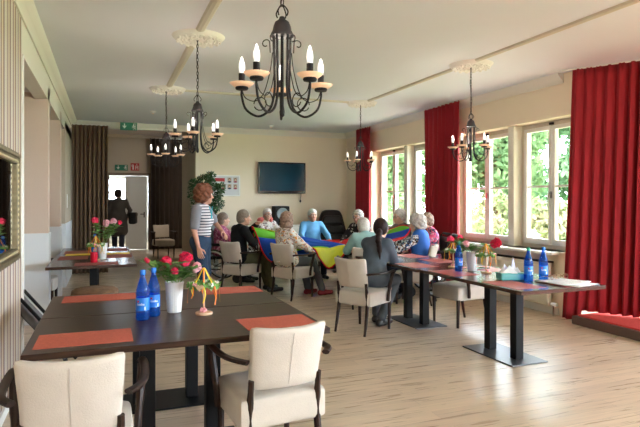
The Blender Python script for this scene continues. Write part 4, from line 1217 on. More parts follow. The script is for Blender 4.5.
for k, (x, z) in enumerate(((0.085, 0.125), (0.215, 0.125), (-0.17, -0.02), (-0.045, -0.02), (0.085, -0.02), (0.215, -0.02))):
    p = G().box(x - 0.045, x + 0.045, -0.004, 0, z - 0.055, z + 0.055).obj('portrait_photo', pc[0], t, False)
    g = G().ball((x, -0.0045, z + 0.012), (0.026, 0.002, 0.032), 10); g.obj('portrait_hair_patch', pc[1], p)
    g = G().ball((x, -0.0062, z + 0.004), (0.018, 0.002, 0.024), 10); g.obj('portrait_face', pc[2], p)
    g = G().ball((x, -0.0050, z - 0.040), (0.036, 0.002, 0.018), 10); g.obj('portrait_clothes', pc[3] if k % 2 else pc[4], p)

# planter with indoor tree
t = thing('potted_ficus', 'bushy green potted tree in a tall grey planter by the back wall', 'potted plant', (2.02, 11.45, 0))
G().lathe([(0.0, 0.0), (0.15, 0.0), (0.155, 0.01), (0.21, 1.10), (0.225, 1.10), (0.225, 1.17), (0.195, 1.17), (0.19, 1.12), (0, 1.12)], n=32).obj('planter', M['grey'], t)
G().tube([(0.02, 0, 1.1), (0.0, 0.02, 1.35), (-0.06, 0, 1.7)], [0.018, 0.014, 0.008], 7).tube([(-0.03, 0.02, 1.1), (-0.05, 0, 1.4), (-0.25, 0, 1.8)], [0.014, 0.01, 0.006], 7).tube([(0.0, -0.03, 1.1), (0.06, 0, 1.4), (0.10, 0, 1.7)], [0.014, 0.01, 0.006], 7).obj('trunk', M['trunk'], t)
bl = [(-0.10, 0, 1.80, 0.22), (0.06, -0.02, 1.62, 0.20), (-0.28, 0, 1.62, 0.20), (0.12, 0, 1.40, 0.17), (-0.20, 0, 1.38, 0.22), (-0.02, -0.05, 1.28, 0.17), (0.20, 0, 1.72, 0.13), (-0.34, 0, 1.80, 0.13), (0.0, 0, 1.95, 0.12)]
new_obj('foliage', foliage_mesh(bl, 2200, 0.036, 77), t, M['leafin'], False)

# sideboard with speaker
t = thing('sideboard', 'low white sideboard against the back wall under the television', 'sideboard', (3.45, 11.72, 0))
G().box(-0.75, 0.75, -0.22, 0.22, 0.06, 0.88).obj('cabinet_body', M['white'], t, False, 0.004)
G().box(-0.77, 0.77, -0.24, 0.23, 0.88, 0.91).obj('top_board', M['white'], t, False, 0.004)
for k in range(3):
    dr = G().box(-0.73 + k * 0.49, -0.26 + k * 0.49, -0.238, -0.22, 0.09, 0.86).obj('cabinet_door', M['white'], t, False, 0.003)
    G().tube([(-0.30 + k * 0.49, -0.26, 0.45), (-0.30 + k * 0.49, -0.26, 0.6)], 0.006, 6).obj('door_handle', M['chrome'], dr)
G().box(-0.7, 0.7, -0.18, 0.2, 0.0, 0.06).obj('plinth', M['black'], t, False)
t = thing('loudspeaker', 'black loudspeaker standing on the white sideboard', 'loudspeaker', (3.60, 11.66, 0.91))
G().rbox(0, 0, 0.215, 0.34, 0.28, 0.43, 0.02, 6).obj('speaker_cabinet', M['black'], t)
RX = Matrix.Rotation(PI / 2, 4, 'X')
G().lathe([(0.0, 0.0), (0.04, 0.004), (0.10, 0.022), (0.125, 0.026), (0.13, 0.018), (0.13, 0.0)], n=28, M_=Matrix.Translation((0, -0.14, 0.26)) @ RX).obj('speaker_cone', M['grey'], t)
G().lathe([(0.0, 0.01), (0.025, 0.01), (0.03, 0.0)], n=18, M_=Matrix.Translation((0, -0.14, 0.07)) @ RX).obj('tweeter', M['grey'], t)

# black recliner
t = thing('recliner_armchair', 'large black leather armchair in the far corner', 'armchair', (4.62, 10.95, 0), R(170))
def bend(p): return Vector((p.x * (1 - 0.25 * max(0, (p.z - 0.85)) / 0.4 * (abs(p.x) / 0.3)), p.y - 0.22 * (p.z - 0.4), p.z - 0.10 * (p.x / 0.33) ** 4 * (p.z > 0.9)))
G().rbox(0, -0.27, 0.82, 0.68, 0.18, 0.86, 0.07, 9, bend).obj('backrest', M['leather'], t)
for k, z in enumerate((0.62, 0.83, 1.04)): G().rbox(0, -0.18, z, 0.50, 0.08, 0.19, 0.035, 6, bend).obj('back_cushion', M['leather'], t)
G().rbox(0, 0.08, 0.36, 0.54, 0.58, 0.18, 0.05, 8).obj('seat', M['leather'], t)
for s in (-1, 1): G().rbox(s * 0.33, 0.04, 0.38, 0.13, 0.66, 0.48, 0.05, 7).obj('arm', M['leather'], t)
G().box(-0.3, 0.3, -0.25, 0.3, 0.02, 0.26).obj('base', M['black'], t, False, 0.01)

# ------------------------------------------------------------------ wheelchairs
def make_wheelchair():
    t = thing('wheelchair', 'x', 'wheelchair', group='wheelchairs in the circle')
    for s in (-1, 1):
        wx = s * 0.30
        RY = Matrix.Translation((wx, -0.10, 0.30)) @ Matrix.Rotation(PI / 2, 4, 'Y')
        w_ = G().tube([RY @ Vector((0.285 * math.cos(a), 0.285 * math.sin(a), 0)) for a in [i * 2 * PI / 40 for i in range(40)]], 0.015, 8, closed=True).obj('rear_wheel', M['rubber'], t)
        G().tube([RY @ Vector((0.262 * math.cos(a), 0.262 * math.sin(a), 0)) for a in [i * 2 * PI / 40 for i in range(40)]], 0.010, 6, closed=True).obj('rim', M['rimmetal'], w_)
        G().tube([RY @ Vector((0.255 * math.cos(a), 0.255 * math.sin(a), s * 0.028)) for a in [i * 2 * PI / 40 for i in range(40)]], 0.007, 6, closed=True).obj('push_ring', M['rimmetal'], w_)
        sp = G()
        for k in range(16):
            a = k * PI / 8; sp.tube([RY @ Vector((0.02 * math.cos(a + .3), 0.02 * math.sin(a + .3), 0)), RY @ Vector((0.26 * math.cos(a), 0.26 * math.sin(a), 0))], 0.0022, 4)
        sp.lathe([(0.0, -0.02), (0.028, -0.02), (0.028, 0.02), (0, 0.02)], n=12, M_=RY); sp.obj('spokes', M['chrome'], w_)
        cs = Matrix.Translation((s * 0.24, 0.32, 0.085)) @ Matrix.Rotation(PI / 2, 4, 'Y')
        G().tube([cs @ Vector((0.065 * math.cos(a), 0.065 * math.sin(a), 0)) for a in [i * 2 * PI / 20 for i in range(20)]], 0.019, 7, closed=True).lathe([(0, -0.012), (0.06, -0.008), (0.06, 0.008), (0, 0.012)], n=14, M_=cs).obj('caster', M['rubber'], t)
        f = G(); x = s * 0.235
        f.tube([(x, -0.235, 0.30), (x, -0.25, 0.60), (x, -0.29, 0.92), (x, -0.33, 0.945)], 0.011, 7)
        f.tube([(x, -0.24, 0.42), (x, 0.20, 0.44), (x, 0.30, 0.36), (x, 0.42, 0.13)], 0.011, 7)
        f.tube([(x, -0.24, 0.24), (x, 0.30, 0.24), (x, 0.32, 0.16)], 0.011, 7)
        f.tube([(x, 0.20, 0.44), (x, 0.20, 0.24)], 0.010, 7)
        f.tube([(x, -0.25, 0.66), (x, 0.05, 0.66), (x, 0.10, 0.62), (x, 0.10, 0.43)], 0.010, 7)
        f.obj('side_frame', M['blackmetal'], t)
        G().tube([(x, -0.31, 0.94), (x, -0.43, 0.925)], 0.017, 8).tube([(x, -0.34, 0.925), (x, -0.43, 0.88)], 0.006, 5).obj('push_handle', M['rubber'], t)
        G().rbox(x, -0.08, 0.685, 0.05, 0.28, 0.03, 0.012, 5).obj('arm_pad', M['leather'], t)
        G().rbox(s * 0.12, 0.45, 0.12, 0.15, 0.16, 0.015, 0.006, 4).obj('footplate', M['black'], t)
    G().rbox(0, 0.0, 0.435, 0.44, 0.42, 0.045, 0.018, 7).obj('seat', M['leather'], t)
    G().rbox(0, -0.262, 0.68, 0.44, 0.03, 0.44, 0.012, 7).obj('backrest', M['leather'], t)
    G().tube([(-0.29, -0.10, 0.30), (0.29, -0.10, 0.30)], 0.010, 7).obj('axle', M['blackmetal'], t)
    return t
wc = make_wheelchair(); wc.location = (1.98, 9.92, 0); wc.rotation_euler = (0, 0, R(-118)); wc['label'] = 'wheelchair of the woman in the pink sweater beside the standing woman'
dup(wc, (2.94, 10.55, 0), R(-165), 'wheelchair of the woman with the pink neck pillow')
dup(wc, (4.64, 7.34, 0), R(72), 'wheelchair with black push handles in front of the middle red curtain')

# ------------------------------------------------------------------ people: bodies grown as one smooth surface
def rc(a, b, ra, rb, k=0.03): return ('c', np.array(a, float), np.array(b, float), ra, rb, k)
def el(c, r, Rm=None, k=0.04): return ('e', np.array(c, float), np.array(r, float), np.eye(3) if Rm is None else np.array(Rm, float), 0, k)
def cut(c, r, Rm=None, k=0.01): return ('x', np.array(c, float), np.array(r, float), np.eye(3) if Rm is None else np.array(Rm, float), 0, k)


def grow(prims, h, noise=None, infl=0.0):
    lo = np.full(3, 1e9); hi = np.full(3, -1e9)
    for p in prims:
        if p[0] == 'x': continue
        if p[0] == 'c': pts = [p[1] - p[3], p[1] + p[3], p[2] - p[4], p[2] + p[4]]
        else: m_ = np.abs(p[3]) @ p[2]; pts = [p[1] - m_, p[1] + m_]
        for q in pts: lo = np.minimum(lo, q); hi = np.maximum(hi, q)
    pad = 0.03 + infl + 2 * h
    lo -= pad; hi += pad
    n = np.ceil((hi - lo) / h).astype(int) + 1
    ax = [lo[i] + h * np.arange(n[i]) for i in range(3)]
    F = np.full(n, 1.0, np.float32)
    for p in prims:
        k = p[5]
        if p[0] == 'c':
            a, b, ra, rb = p[1:5]; mg = k + infl + 3 * h
            l2 = np.minimum(a - ra, b - rb) - mg; h2 = np.maximum(a + ra, b + rb) + mg
        else:
            m_ = np.abs(p[3]) @ p[2]; mg = k + infl + 3 * h
            l2 = p[1] - m_ - mg; h2 = p[1] + m_ + mg
        i0 = np.clip(np.floor((l2 - lo) / h).astype(int), 0, n - 1); i1 = np.clip(np.ceil((h2 - lo) / h).astype(int) + 1, 1, n)
        if np.any(i1 <= i0): continue
        X, Y, Z = np.meshgrid(ax[0][i0[0]:i1[0]], ax[1][i0[1]:i1[1]], ax[2][i0[2]:i1[2]], indexing='ij', sparse=False)
        P = np.stack([X, Y, Z], -1)
        if p[0] == 'c':
            ba = b - a; L2 = max(1e-9, ba @ ba)
            t = np.clip(((P - a) @ ba) / L2, 0, 1)
            d = np.linalg.norm(P - a - t[..., None] * ba, axis=-1) - (ra + (rb - ra) * t)
        else:
            q = (P - p[1]) @ p[3]   # p[3] columns are the local axes
            k0 = np.linalg.norm(q / p[2], axis=-1); k1 = np.linalg.norm(q / (p[2] ** 2), axis=-1)
            d = np.where(k1 > 1e-6, k0 * (k0 - 1) / np.maximum(k1, 1e-6), -p[2].min())
        sl = tuple(slice(i0[i], i1[i]) for i in range(3))
        f = F[sl]
        if p[0] == 'x':
            d = -d; hh = np.clip(0.5 - 0.5 * (f - d) / k, 0, 1)
            F[sl] = f * (1 - hh) + d * hh + k * hh * (1 - hh)
        else:
            d = d - infl
            hh = np.clip(0.5 + 0.5 * (f - d) / k, 0, 1)
            F[sl] = f * (1 - hh) + d * hh - k * hh * (1 - hh)
    if noise:
        amp, fr = noise
        X, Y, Z = np.meshgrid(*ax, indexing='ij', sparse=True)
        F = F + amp * (np.sin(X * fr + 2 * np.sin(Z * fr * .7)) * np.sin(Y * fr * 1.1 + 1.3) + 0.6 * np.sin(Z * fr * 1.4 + 1.7 * np.sin(Y * fr * .8)))
    return F, lo, h


def nets(F, lo, h):
    """surface nets: one vertex per cell the surface passes through"""
    S = F < 0
    n = np.array(F.shape) - 1
    c = [S[i:i + n[0], j:j + n[1], k:k + n[2]] for i in (0, 1) for j in (0, 1) for k in (0, 1)]
    cnt = sum(x.astype(np.int8) for x in c)
    act = (cnt > 0) & (cnt < 8)
    idx = np.full(act.shape, -1, np.int64)
    cells = np.argwhere(act); idx[act] = np.arange(len(cells))
    acc = np.zeros((len(cells), 3)); num = np.zeros(len(cells))
    off = [(i, j, k) for i in (0, 1) for j in (0, 1) for k in (0, 1)]
    for a in off:
        for axn in range(3):
            if a[axn]: continue
            b = list(a); b[axn] = 1
            fa = F[cells[:, 0] + a[0], cells[:, 1] + a[1], cells[:, 2] + a[2]]; fb = F[cells[:, 0] + b[0], cells[:, 1] + b[1], cells[:, 2] + b[2]]
            m_ = (fa < 0) != (fb < 0)
            t = np.zeros(len(cells)); t[m_] = fa[m_] / (fa[m_] - fb[m_])
            p = np.array(a, float)[None].repeat(len(cells), 0); p[:, axn] += t
            acc[m_] += p[m_]; num[m_] += 1
    V = lo + h * (cells + acc / num[:, None])
    Q = []
    for axn in range(3):
        o = [i for i in range(3) if i != axn]
        sh = list(F.shape); sl0 = [slice(None)] * 3; sl1 = [slice(None)] * 3
        sl0[axn] = slice(0, -1); sl1[axn] = slice(1, None)
        for q in o: sl0[q] = slice(1, -1); sl1[q] = slice(1, -1)
        s0 = S[tuple(sl0)]; s1 = S[tuple(sl1)]
        E = np.argwhere(s0 != s1)
        if not len(E): continue
        fl_ = s0[tuple(E.T)]
        e = E.copy(); 
        for q in o: e[:, q] += 1
        def g_(d0, d1):
            cc = e.copy(); cc[:, o[0]] += d0; cc[:, o[1]] += d1
            return idx[cc[:, 0], cc[:, 1], cc[:, 2]]
        q4 = np.stack([g_(-1, -1), g_(0, -1), g_(0, 0), g_(-1, 0)], 1)
        if axn == 1: fl_ = ~fl_
        q4[~fl_] = q4[~fl_][:, ::-1]
        Q.append(q4)
    return V, np.concatenate(Q)


def surf(name, prims, m, parent, h=0.008, noise=None, infl=0.0, relax=1):
    F, lo, hh = grow(prims, h, noise, infl)
    V, Q = nets(F, lo, hh)
    for _ in range(relax):
        A = np.zeros_like(V); N_ = np.zeros(len(V))
        for i in range(4):
            j = (i + 1) % 4
            np.add.at(A, Q[:, i], V[Q[:, j]]); np.add.at(N_, Q[:, i], 1)
            np.add.at(A, Q[:, j], V[Q[:, i]]); np.add.at(N_, Q[:, j], 1)
        V = V * 0.5 + 0.5 * A / np.maximum(N_, 1)[:, None]
    me = bpy.data.meshes.new(name)
    me.vertices.add(len(V)); me.vertices.foreach_set('co', V.astype(np.float32).ravel())
    me.loops.add(Q.size); me.loops.foreach_set('vertex_index', Q.astype(np.int32).ravel())
    me.polygons.add(len(Q)); me.polygons.foreach_set('loop_start', np.arange(0, Q.size, 4, dtype=np.int32))
    me.update(calc_edges=True); me.validate()
    me.polygons.foreach_set('use_smooth', [True] * len(me.polygons))
    return new_obj(name, me, parent, m, False)


def rot(axis, deg): return np.array(Matrix.Rotation(R(deg), 3, axis))

def ik(S, T, l1, l2, hint):
    S, T, hint = np.array(S, float), np.array(T, float), np.array(hint, float)
    d = T - S; L_ = np.linalg.norm(d)
    if L_ > (l1 + l2) * 0.985: T = S + d / L_ * (l1 + l2) * 0.985; d = T - S; L_ = np.linalg.norm(d)
    u = d / L_; a = (l1 * l1 - l2 * l2 + L_ * L_) / (2 * L_); hgt = math.sqrt(max(0, l1 * l1 - a * a))
    p = hint - u * (hint @ u); p = p / max(1e-6, np.linalg.norm(p))
    return S + u * a + p * hgt, T


def hand_prims(W, d, nrm, s, curl=0.6):
    """W wrist, d pointing along the hand, nrm out of the back of the hand, s = +1 right / -1 left"""
    d = np.array(d, float); d /= np.linalg.norm(d)
    nrm = np.array(nrm, float); nrm -= d * (nrm @ d); nrm /= np.linalg.norm(nrm)
    side = np.cross(d, nrm) * s      # towards the thumb
    W = np.array(W, float); out = []
    for q in (-0.026, -0.009, 0.009, 0.026):
        out.append(rc(W + d * 0.01 + side * q * 0.5, W + d * 0.082 + side * q, 0.014, 0.0115, 0.012))
    for q, ln in zip((-0.032, -0.011, 0.011, 0.032), (0.055, 0.070, 0.076, 0.068)):
        b = W + d * 0.080 + side * q; a = 0.0; rr = 0.0088
        for j, f in enumerate((0.45, 0.31, 0.24)):
            a += curl * (0.7 if j == 0 else 0.9)
            e = b + (d * math.cos(a) - nrm * math.sin(a)) * ln * f
            out.append(rc(b, e, rr, rr - 0.0009, 0.004)); b = e; rr -= 0.0009
    t0 = W + d * 0.022 + side * 0.022; t1 = t0 + (d * 0.62 + side * 0.72 - nrm * 0.25) * 0.042; t2 = t1 + (d * 0.85 + side * 0.15 - nrm * 0.5) * 0.030; t3 = t2 + (d * 0.85 - side * 0.15 - nrm * 0.5) * 0.022
    out += [rc(t0, t1, 0.0135, 0.0105, 0.010), rc(t1, t2, 0.0105, 0.0095, 0.004), rc(t2, t3, 0.0095, 0.008, 0.004)]
    return out


def person(name, label, x, y, heading, mats, seated=True, seat=0.475, lean=8, slump=10, yaw=0, pitch=0, scale=1.0, width=1.0,
           hands=None, knees=0.42, feet=None, sleeves='long', hair='short', male=False, glasses=False, h=0.008, twist=0, belly=0.0,
           stance=None, vest=None, coat=False, hipz=None, sleeve_mat=None):
    root = thing('person', label, 'person', (x, y, 0), R(-heading))
    sc = scale
    hp = seat + 0.105 if seated else (hipz or 0.93 * sc)
    P = np.array([0, -0.06 if seated else 0, hp])
    Rt = rot('Z', -twist) @ rot('X', -lean)          # lower torso
    Ru = rot('Z', -twist) @ rot('X', -(lean + slump)) # upper torso
    def tl(v): return P + Rt @ (np.array(v, float) * sc)
    B_ = tl((0, 0, 0.20))
    def tu(v): return B_ + Ru @ (np.array(v, float) * sc)
    wd = width
    sh = 0.175 if male else 0.155
    N0 = tu((0, -0.01, 0.29)); Rh = rot('Z', -twist - yaw) @ rot('X', -pitch)
    Hc = tu((0, 0.015, 0.40)) + Rh @ np.array([0, 0.012, 0.02])
    def hd(v): return Hc + Rh @ (np.array(v, float) * 0.98)
    torso = [el(P, np.array((0.172 * wd, 0.125 + belly * .5, 0.115)) * sc, Rt, 0.04),
             el(tl((0, 0.012 + belly * .4, 0.12)), np.array((0.148 * wd, 0.115 + belly, 0.14)) * sc, Rt, 0.06),
             el(tu((0, 0.0, 0.10)), np.array((0.152 * wd, 0.108 + belly * .2, 0.16)) * sc, Ru, 0.06),
             rc(tu((-sh + .03, -0.012, 0.225)), tu((sh - .03, -0.012, 0.225)), 0.058 * sc, 0.058 * sc, 0.06),
             el(tu((0, -0.03, 0.16)), np.array((0.13 * wd, 0.085, 0.12)) * sc, Ru, 0.05)]
    if not male:
        for s in (-1, 1): torso.append(el(tu((s * 0.065, 0.085, 0.075)), np.array((0.062, 0.052, 0.062)) * sc, Ru, 0.04))
    neck = [rc(tu((0, -0.012, 0.24)), hd((0, -0.022, -0.05)), 0.056, 0.050, 0.03)]
    head = [el(hd((0, -0.014, 0.022)), (0.077, 0.096, 0.094), Rh, 0.02), el(hd((0, 0.028, -0.035)), (0.060, 0.066, 0.078), Rh, 0.035),
            el(hd((0, 0.058, -0.092)), (0.026, 0.024, 0.022), Rh, 0.03),
            rc(hd((0, 0.086, 0.008)), hd((0, 0.112, -0.034)), 0.008, 0.0125, 0.012),
            el(hd((0, 0.078, 0.030)), (0.052, 0.016, 0.012), Rh, 0.015)]
    for s in (-1, 1):
        head += [el(hd((s * 0.078, -0.008, -0.012)), (0.010, 0.020, 0.032), Rh @ rot('X', 8), 0.008), el(hd((s * 0.036, 0.066, -0.028)), (0.022, 0.022, 0.020), Rh, 0.02)]
    head += [cut(hd((s * 0.031, 0.096, 0.010)), (0.017, 0.014, 0.011), Rh, 0.008) for s in (-1, 1)]
    # lips, pressed out a little
    lips = [el(hd((0, 0.087, -0.064)), (0.024, 0.010, 0.0045), Rh, 0.004), el(hd((0, 0.085, -0.072)), (0.020, 0.010, 0.005), Rh, 0.004)]
    arms_s = []; arms_b = []; hand_p = []; wr_ = []
    for i, s in enumerate((-1, 1)):
        S = tu((s * sh, -0.012, 0.222))
        T = np.array(hands[i][:3], float)
        hint = hands[i][3] if len(hands[i]) > 3 else (s * 0.7, -0.6, -0.6)
        E, Wp = ik(S, T, 0.275 * sc, 0.245 * sc, hint)
        ua = 0.050 if male else 0.047
        arms_b += [rc(S, E, ua * sc, 0.038 * sc, 0.03), rc(E, Wp, 0.038 * sc, 0.025 * sc, 0.015)]
        if sleeves == 'long': arms_s += [rc(S, E, ua + .006, 0.043, 0.03), rc(E, E + (Wp - E) * 0.90, 0.044, 0.032, 0.015)]
        elif sleeves == 'half': arms_s += [rc(S, S + (E - S) * 0.80, ua + .006, 0.046, 0.03)]
        d = Wp - E; d /= np.linalg.norm(d)
        nr = hands[i][4] if len(hands[i]) > 4 else (0.15 * s, 0.1, 1.0)
        hand_p += hand_prims(Wp, d, nr, -s, hands[i][5] if len(hands[i]) > 5 else 0.55)
    legs_b = []; legs_s = []; shoes = []
    for i, s in enumerate((-1, 1)):
        H_ = P + np.array([s * 0.088 * sc * wd, 0.0, -0.015])
        if seated:
            kx = s * 0.12
            K = np.array([kx, P[1] + knees * sc, seat + 0.055])
            fx = feet[i] if feet else (kx, K[1] + 0.02)
            A_ = np.array([fx[0], fx[1], 0.095])
        else:
            st = stance[i] if stance else (s * 0.09, 0.0)
            A_ = np.array([st[0], st[1], 0.09]); K = (H_ + A_) / 2 + np.array([0, 0.04, 0.02])
            if len(st) > 2: A_[2] += st[2]; K[1] += 0.06
        legs_b += [rc(H_, K, 0.082 * sc, 0.054 * sc, 0.03), rc(K, A_, 0.053 * sc, 0.034 * sc, 0.015), el(K + (A_ - K) * 0.3 + np.array([0, -0.015, 0]), (0.045, 0.048, 0.09), None, 0.03)]
        legs_s += [rc(H_, K, 0.092 * sc, 0.065 * sc, 0.03), rc(K, K + (A_ - K) * 0.97, 0.064 * sc, 0.052 * sc, 0.02)]
        fd = np.array([0.12 * s, 1, 0]); fd /= np.linalg.norm(fd)
        F0 = A_ + np.array([0, 0, -0.048]); F1 = F0 + fd * 0.15
        legs_b += [rc(A_, F0 + fd * 0.03, 0.033, 0.030, 0.02), rc(F0 - fd * 0.03, F1, 0.028, 0.024, 0.02)]
        zb = A_[2] - 0.095
        sh_ = [rc(F0 - fd * 0.045 + np.array([0, 0, -0.007]), F0 + fd * 0.05 + np.array([0, 0, -.004]), 0.038, 0.040, 0.02), rc(F0 + fd * 0.05 + np.array([0, 0, -0.006]), F1 + fd * 0.02 + np.array([0, 0, -.012]), 0.039, 0.032, 0.02), rc(F0 - fd * .03, A_ - np.array([0, 0, .01]), 0.036, 0.040, 0.02)]
        shoes.append(sh_)
    body = torso + neck + head + arms_b + legs_b + hand_p
    surf('body', body, mats['skin'], root, min(h, 0.0075))
    surf('lips', lips, M['lips'], root, 0.0035)
    # eyes
    for s in (-1, 1):
        g = G(); c = hd((s * 0.031, 0.079, 0.008))
        g.ball(c, 0.0115, 10); e = g.obj('eye', M['eyewhite'], root)
        g = G().ball(hd((s * 0.031, 0.0875, 0.007)), 0.0052, 8); g.obj('iris', M['iris'], e)
        g = G().tube([hd((s * 0.014, 0.093, 0.030)), hd((s * 0.031, 0.094, 0.034)), hd((s * 0.050, 0.082, 0.030))], 0.0032, 5); g.obj('eyebrow', mats['hair'], root)
    # clothing
    top = (torso if seated or coat else torso[1:]) + [rc(tu((0, -0.012, 0.24)), tu((0, -0.01, 0.262)), 0.060, 0.058, 0.03)] + (arms_s if sleeve_mat is None else [])
    if sleeve_mat is not None:
        for a_ in arms_s: surf('sleeve', [a_], sleeve_mat, root, h, (0.0015, 38), 0.015)
    if seated:
        top.append(el(P + np.array([0, 0.01, -0.01]), (0.182 * wd, 0.14 + belly * .4, 0.10), None, 0.05))
    if coat:
        for s in (-1, 1): top.append(rc(P + np.array([s * 0.07, 0, 0]), P + np.array([s * 0.095, 0.0, -0.36]), 0.15, 0.155, 0.06))
    surf(mats.get('topname', 'sweater'), top, mats['top'], root, h, (0.0022, 38) if not coat else (0.004, 22), 0.013)
    if vest is not None:
        surf('vest', torso + [el(P + np.array([0, 0.01, -0.01]), (0.182 * wd, 0.14, 0.10), None, 0.05), rc(tu((-0.12, -0.01, 0.225)), tu((0.12, -0.01, 0.225)), 0.062, 0.062, 0.05)], vest, root, h, (0.0015, 30), 0.024)
    bt = legs_s + [el(P + np.array([0, 0, -0.005]), np.array((0.176 * wd, 0.132 + belly * .3, 0.105)) * sc, None, 0.05)]
    surf('trousers', bt, mats['bottom'], root, h, (0.0018, 30), 0.006 if seated else 0.012)
    for sp in shoes: surf('shoe', sp, mats['shoes'], root, 0.007)
    if mats.get('collar'):
        g = G().tube([tu((0.066 * math.cos(a), 0.0 + 0.066 * math.sin(a), 0.268 - 0.03 * math.sin(a))) for a in [i * PI / 10 for i in range(20)]], 0.013, 6, closed=True, flat=0.7)
        g.obj('collar', mats['collar'], root)
    # hair
    hs = []; nz = (0.0035, 95)
    if hair in ('short', 'curly', 'bob', 'puff', 'tied'):
        g_ = {'short': 0.010, 'curly': 0.020, 'bob': 0.020, 'puff': 0.032, 'tied': 0.010}[hair]
        hs = [el(hd((0, -0.024, 0.036)), (0.079 + g_, 0.094 + g_, 0.090 + g_), Rh, 0.02)]
        low = {'short': -0.055, 'curly': -0.045, 'bob': -0.085, 'puff': -0.06, 'tied': -0.03}[hair]
        hs.append(el(hd((0, -0.055, low + 0.02)), (0.070 + g_ * .9, 0.060 + g_ * .8, 0.065), Rh, 0.03))
        if hair in ('bob', 'puff'):
            for s in (-1, 1): hs.append(el(hd((s * 0.070, -0.020, low + 0.035)), (0.026 + g_ * .4, 0.050, 0.062), Rh, 0.03))
        hs.append(cut(hd((0, 0.098, -0.045)), (0.074, 0.085, 0.098), Rh, 0.02))
        if hair not in ('bob', 'puff'):
            hs.append(cut(hd((0, 0.055, -0.060)), (0.15, 0.052, 0.055), Rh, 0.015))
        if hair == 'short': nz = (0.0015, 70)
        if hair == 'puff': nz = (0.007, 62)
        if hair == 'curly': nz = (0.005, 80)
        if hair == 'tied': nz = (0.0012, 60)
        surf('hair', hs, mats['hair'], root, 0.006, nz)
    if hair == 'tied':
        b0 = hd((0, -0.115, -0.01))
        g = G().tube([b0 + Rh @ np.array([0.024 * math.cos(a), 0, 0.024 * math.sin(a)]) for a in [i * PI / 8 for i in range(16)]], 0.009, 6, closed=True); g.obj('hair_tie', M['tealtie'], root)
        q = [b0, hd((0.0, -0.15, -0.05)), tu((0.09, -0.14, 0.22)), tu((0.13, -0.135, 0.10)), tu((0.15, -0.12, 0.0))]
        surf('ponytail', [rc(q[i], q[i + 1], (0.020, 0.034, 0.032, 0.024)[i], (0.034, 0.032, 0.024, 0.008)[i], 0.02) for i in range(4)], mats['hair'], root, 0.006, (0.0015, 80))
    if glasses:
        g = G()
        for s in (-1, 1): g.tube([hd((s * 0.033 + 0.023 * math.cos(a), 0.103, 0.006 + 0.018 * math.sin(a))) for a in [i * PI / 8 for i in range(16)]], 0.0022, 5, closed=True)
        g.tube([hd((-0.01, 0.104, 0.01)), hd((0.01, 0.104, 0.01))], 0.002, 5)
        for s in (-1, 1): g.tube([hd((s * 0.056, 0.10, 0.01)), hd((s * 0.082, 0.03, 0.012)), hd((s * 0.083, -0.02, 0.0))], 0.002, 5)
        g.obj('glasses', M['black'], root)
    root['label'] = label
    return root, dict(hd=hd, tu=tu, tl=tl, P=P)


M['lips'] = mat('lips', (0.50, 0.20, 0.17), 0.5)
M['eyewhite'] = mat('eye_white', (0.72, 0.70, 0.68), 0.3)
M['iris'] = mat('dark_iris', (0.03, 0.025, 0.02), 0.2)
M['tealtie'] = mat('teal_hair_tie', (0.02, 0.45, 0.55), 0.7)
skinA = mat('fair_skin', (0.62, 0.36, 0.25), 0.5, var=0.06, vscale=25, sub=0.08)
skinB = mat('ruddy_skin', (0.58, 0.30, 0.21), 0.5, var=0.08, vscale=25, sub=0.08)
hGrey = mat('grey_hair', (0.42, 0.39, 0.36), 0.7, var=0.25, vscale=60, bump=0.6, bscale=120)
hWhite = mat('white_hair', (0.58, 0.56, 0.52), 0.7, var=0.15, vscale=60, bump=0.6, bscale=120)
hRed = mat('auburn_hair', (0.17, 0.05, 0.016), 0.6, var=0.4, vscale=50, bump=0.8, bscale=110)
hDark = mat('dark_brown_hair', (0.020, 0.009, 0.007), 0.6, spec=0.2, var=0.3, vscale=60, bump=0.5, bscale=120)
hBrown = mat('greying_brown_hair', (0.24, 0.15, 0.10), 0.6, var=0.3, vscale=60, bump=0.5, bscale=120)
hSalt = mat('salt_and_pepper_hair', (0.21, 0.16, 0.12), 0.6, var=0.3, vscale=80, bump=0.5, bscale=120)
floral = ramp_mat('floral_blouse', vor(46), [(0, (0.66, 0.62, 0.56)), (0.35, (0.26, 0.20, 0.20)), (0.46, (0.72, 0.68, 0.62)), (0.62, (0.50, 0.24, 0.18)), (0.70, (0.36, 0.36, 0.24)), (0.80, (0.75, 0.72, 0.68)), (0.93, (0.75, 0.33, 0.06))], 0.8)
floral2 = ramp_mat('grey_floral_blouse', vor(36), [(0, (0.62, 0.60, 0.57)), (0.4, (0.18, 0.15, 0.17)), (0.55, (0.66, 0.64, 0.6)), (0.75, (0.38, 0.24, 0.22)), (0.85, (0.7, 0.68, 0.64))], 0.8)
floral3 = ramp_mat('pink_floral_blouse', vor(38), [(0, (0.65, 0.07, 0.16)), (0.4, (0.05, 0.05, 0.09)), (0.6, (0.75, 0.32, 0.36)), (0.8, (0.10, 0.12, 0.25))], 0.8)
dots = ramp_mat('black_white_blue_blouse', vor(52), [(0, (0.02, 0.02, 0.03)), (0.35, (0.75, 0.75, 0.78)), (0.55, (0.03, 0.10, 0.25)), (0.75, (0.25, 0.13, 0.09)), (0.85, (0.6, 0.65, 0.7))], 0.8)
lattice = ramp_mat('black_white_lattice_cardigan', vor(34), [(0, (0.015, 0.015, 0.02)), (0.72, (0.55, 0.55, 0.55)), (0.82, (0.02, 0.02, 0.025))], 0.8)
pinkweave = ramp_mat('magenta_patterned_sweater', vor(34), [(0, (0.34, 0.07, 0.16)), (0.45, (0.62, 0.33, 0.42)), (0.62, (0.28, 0.05, 0.13)), (0.85, (0.55, 0.22, 0.32))], 0.85)
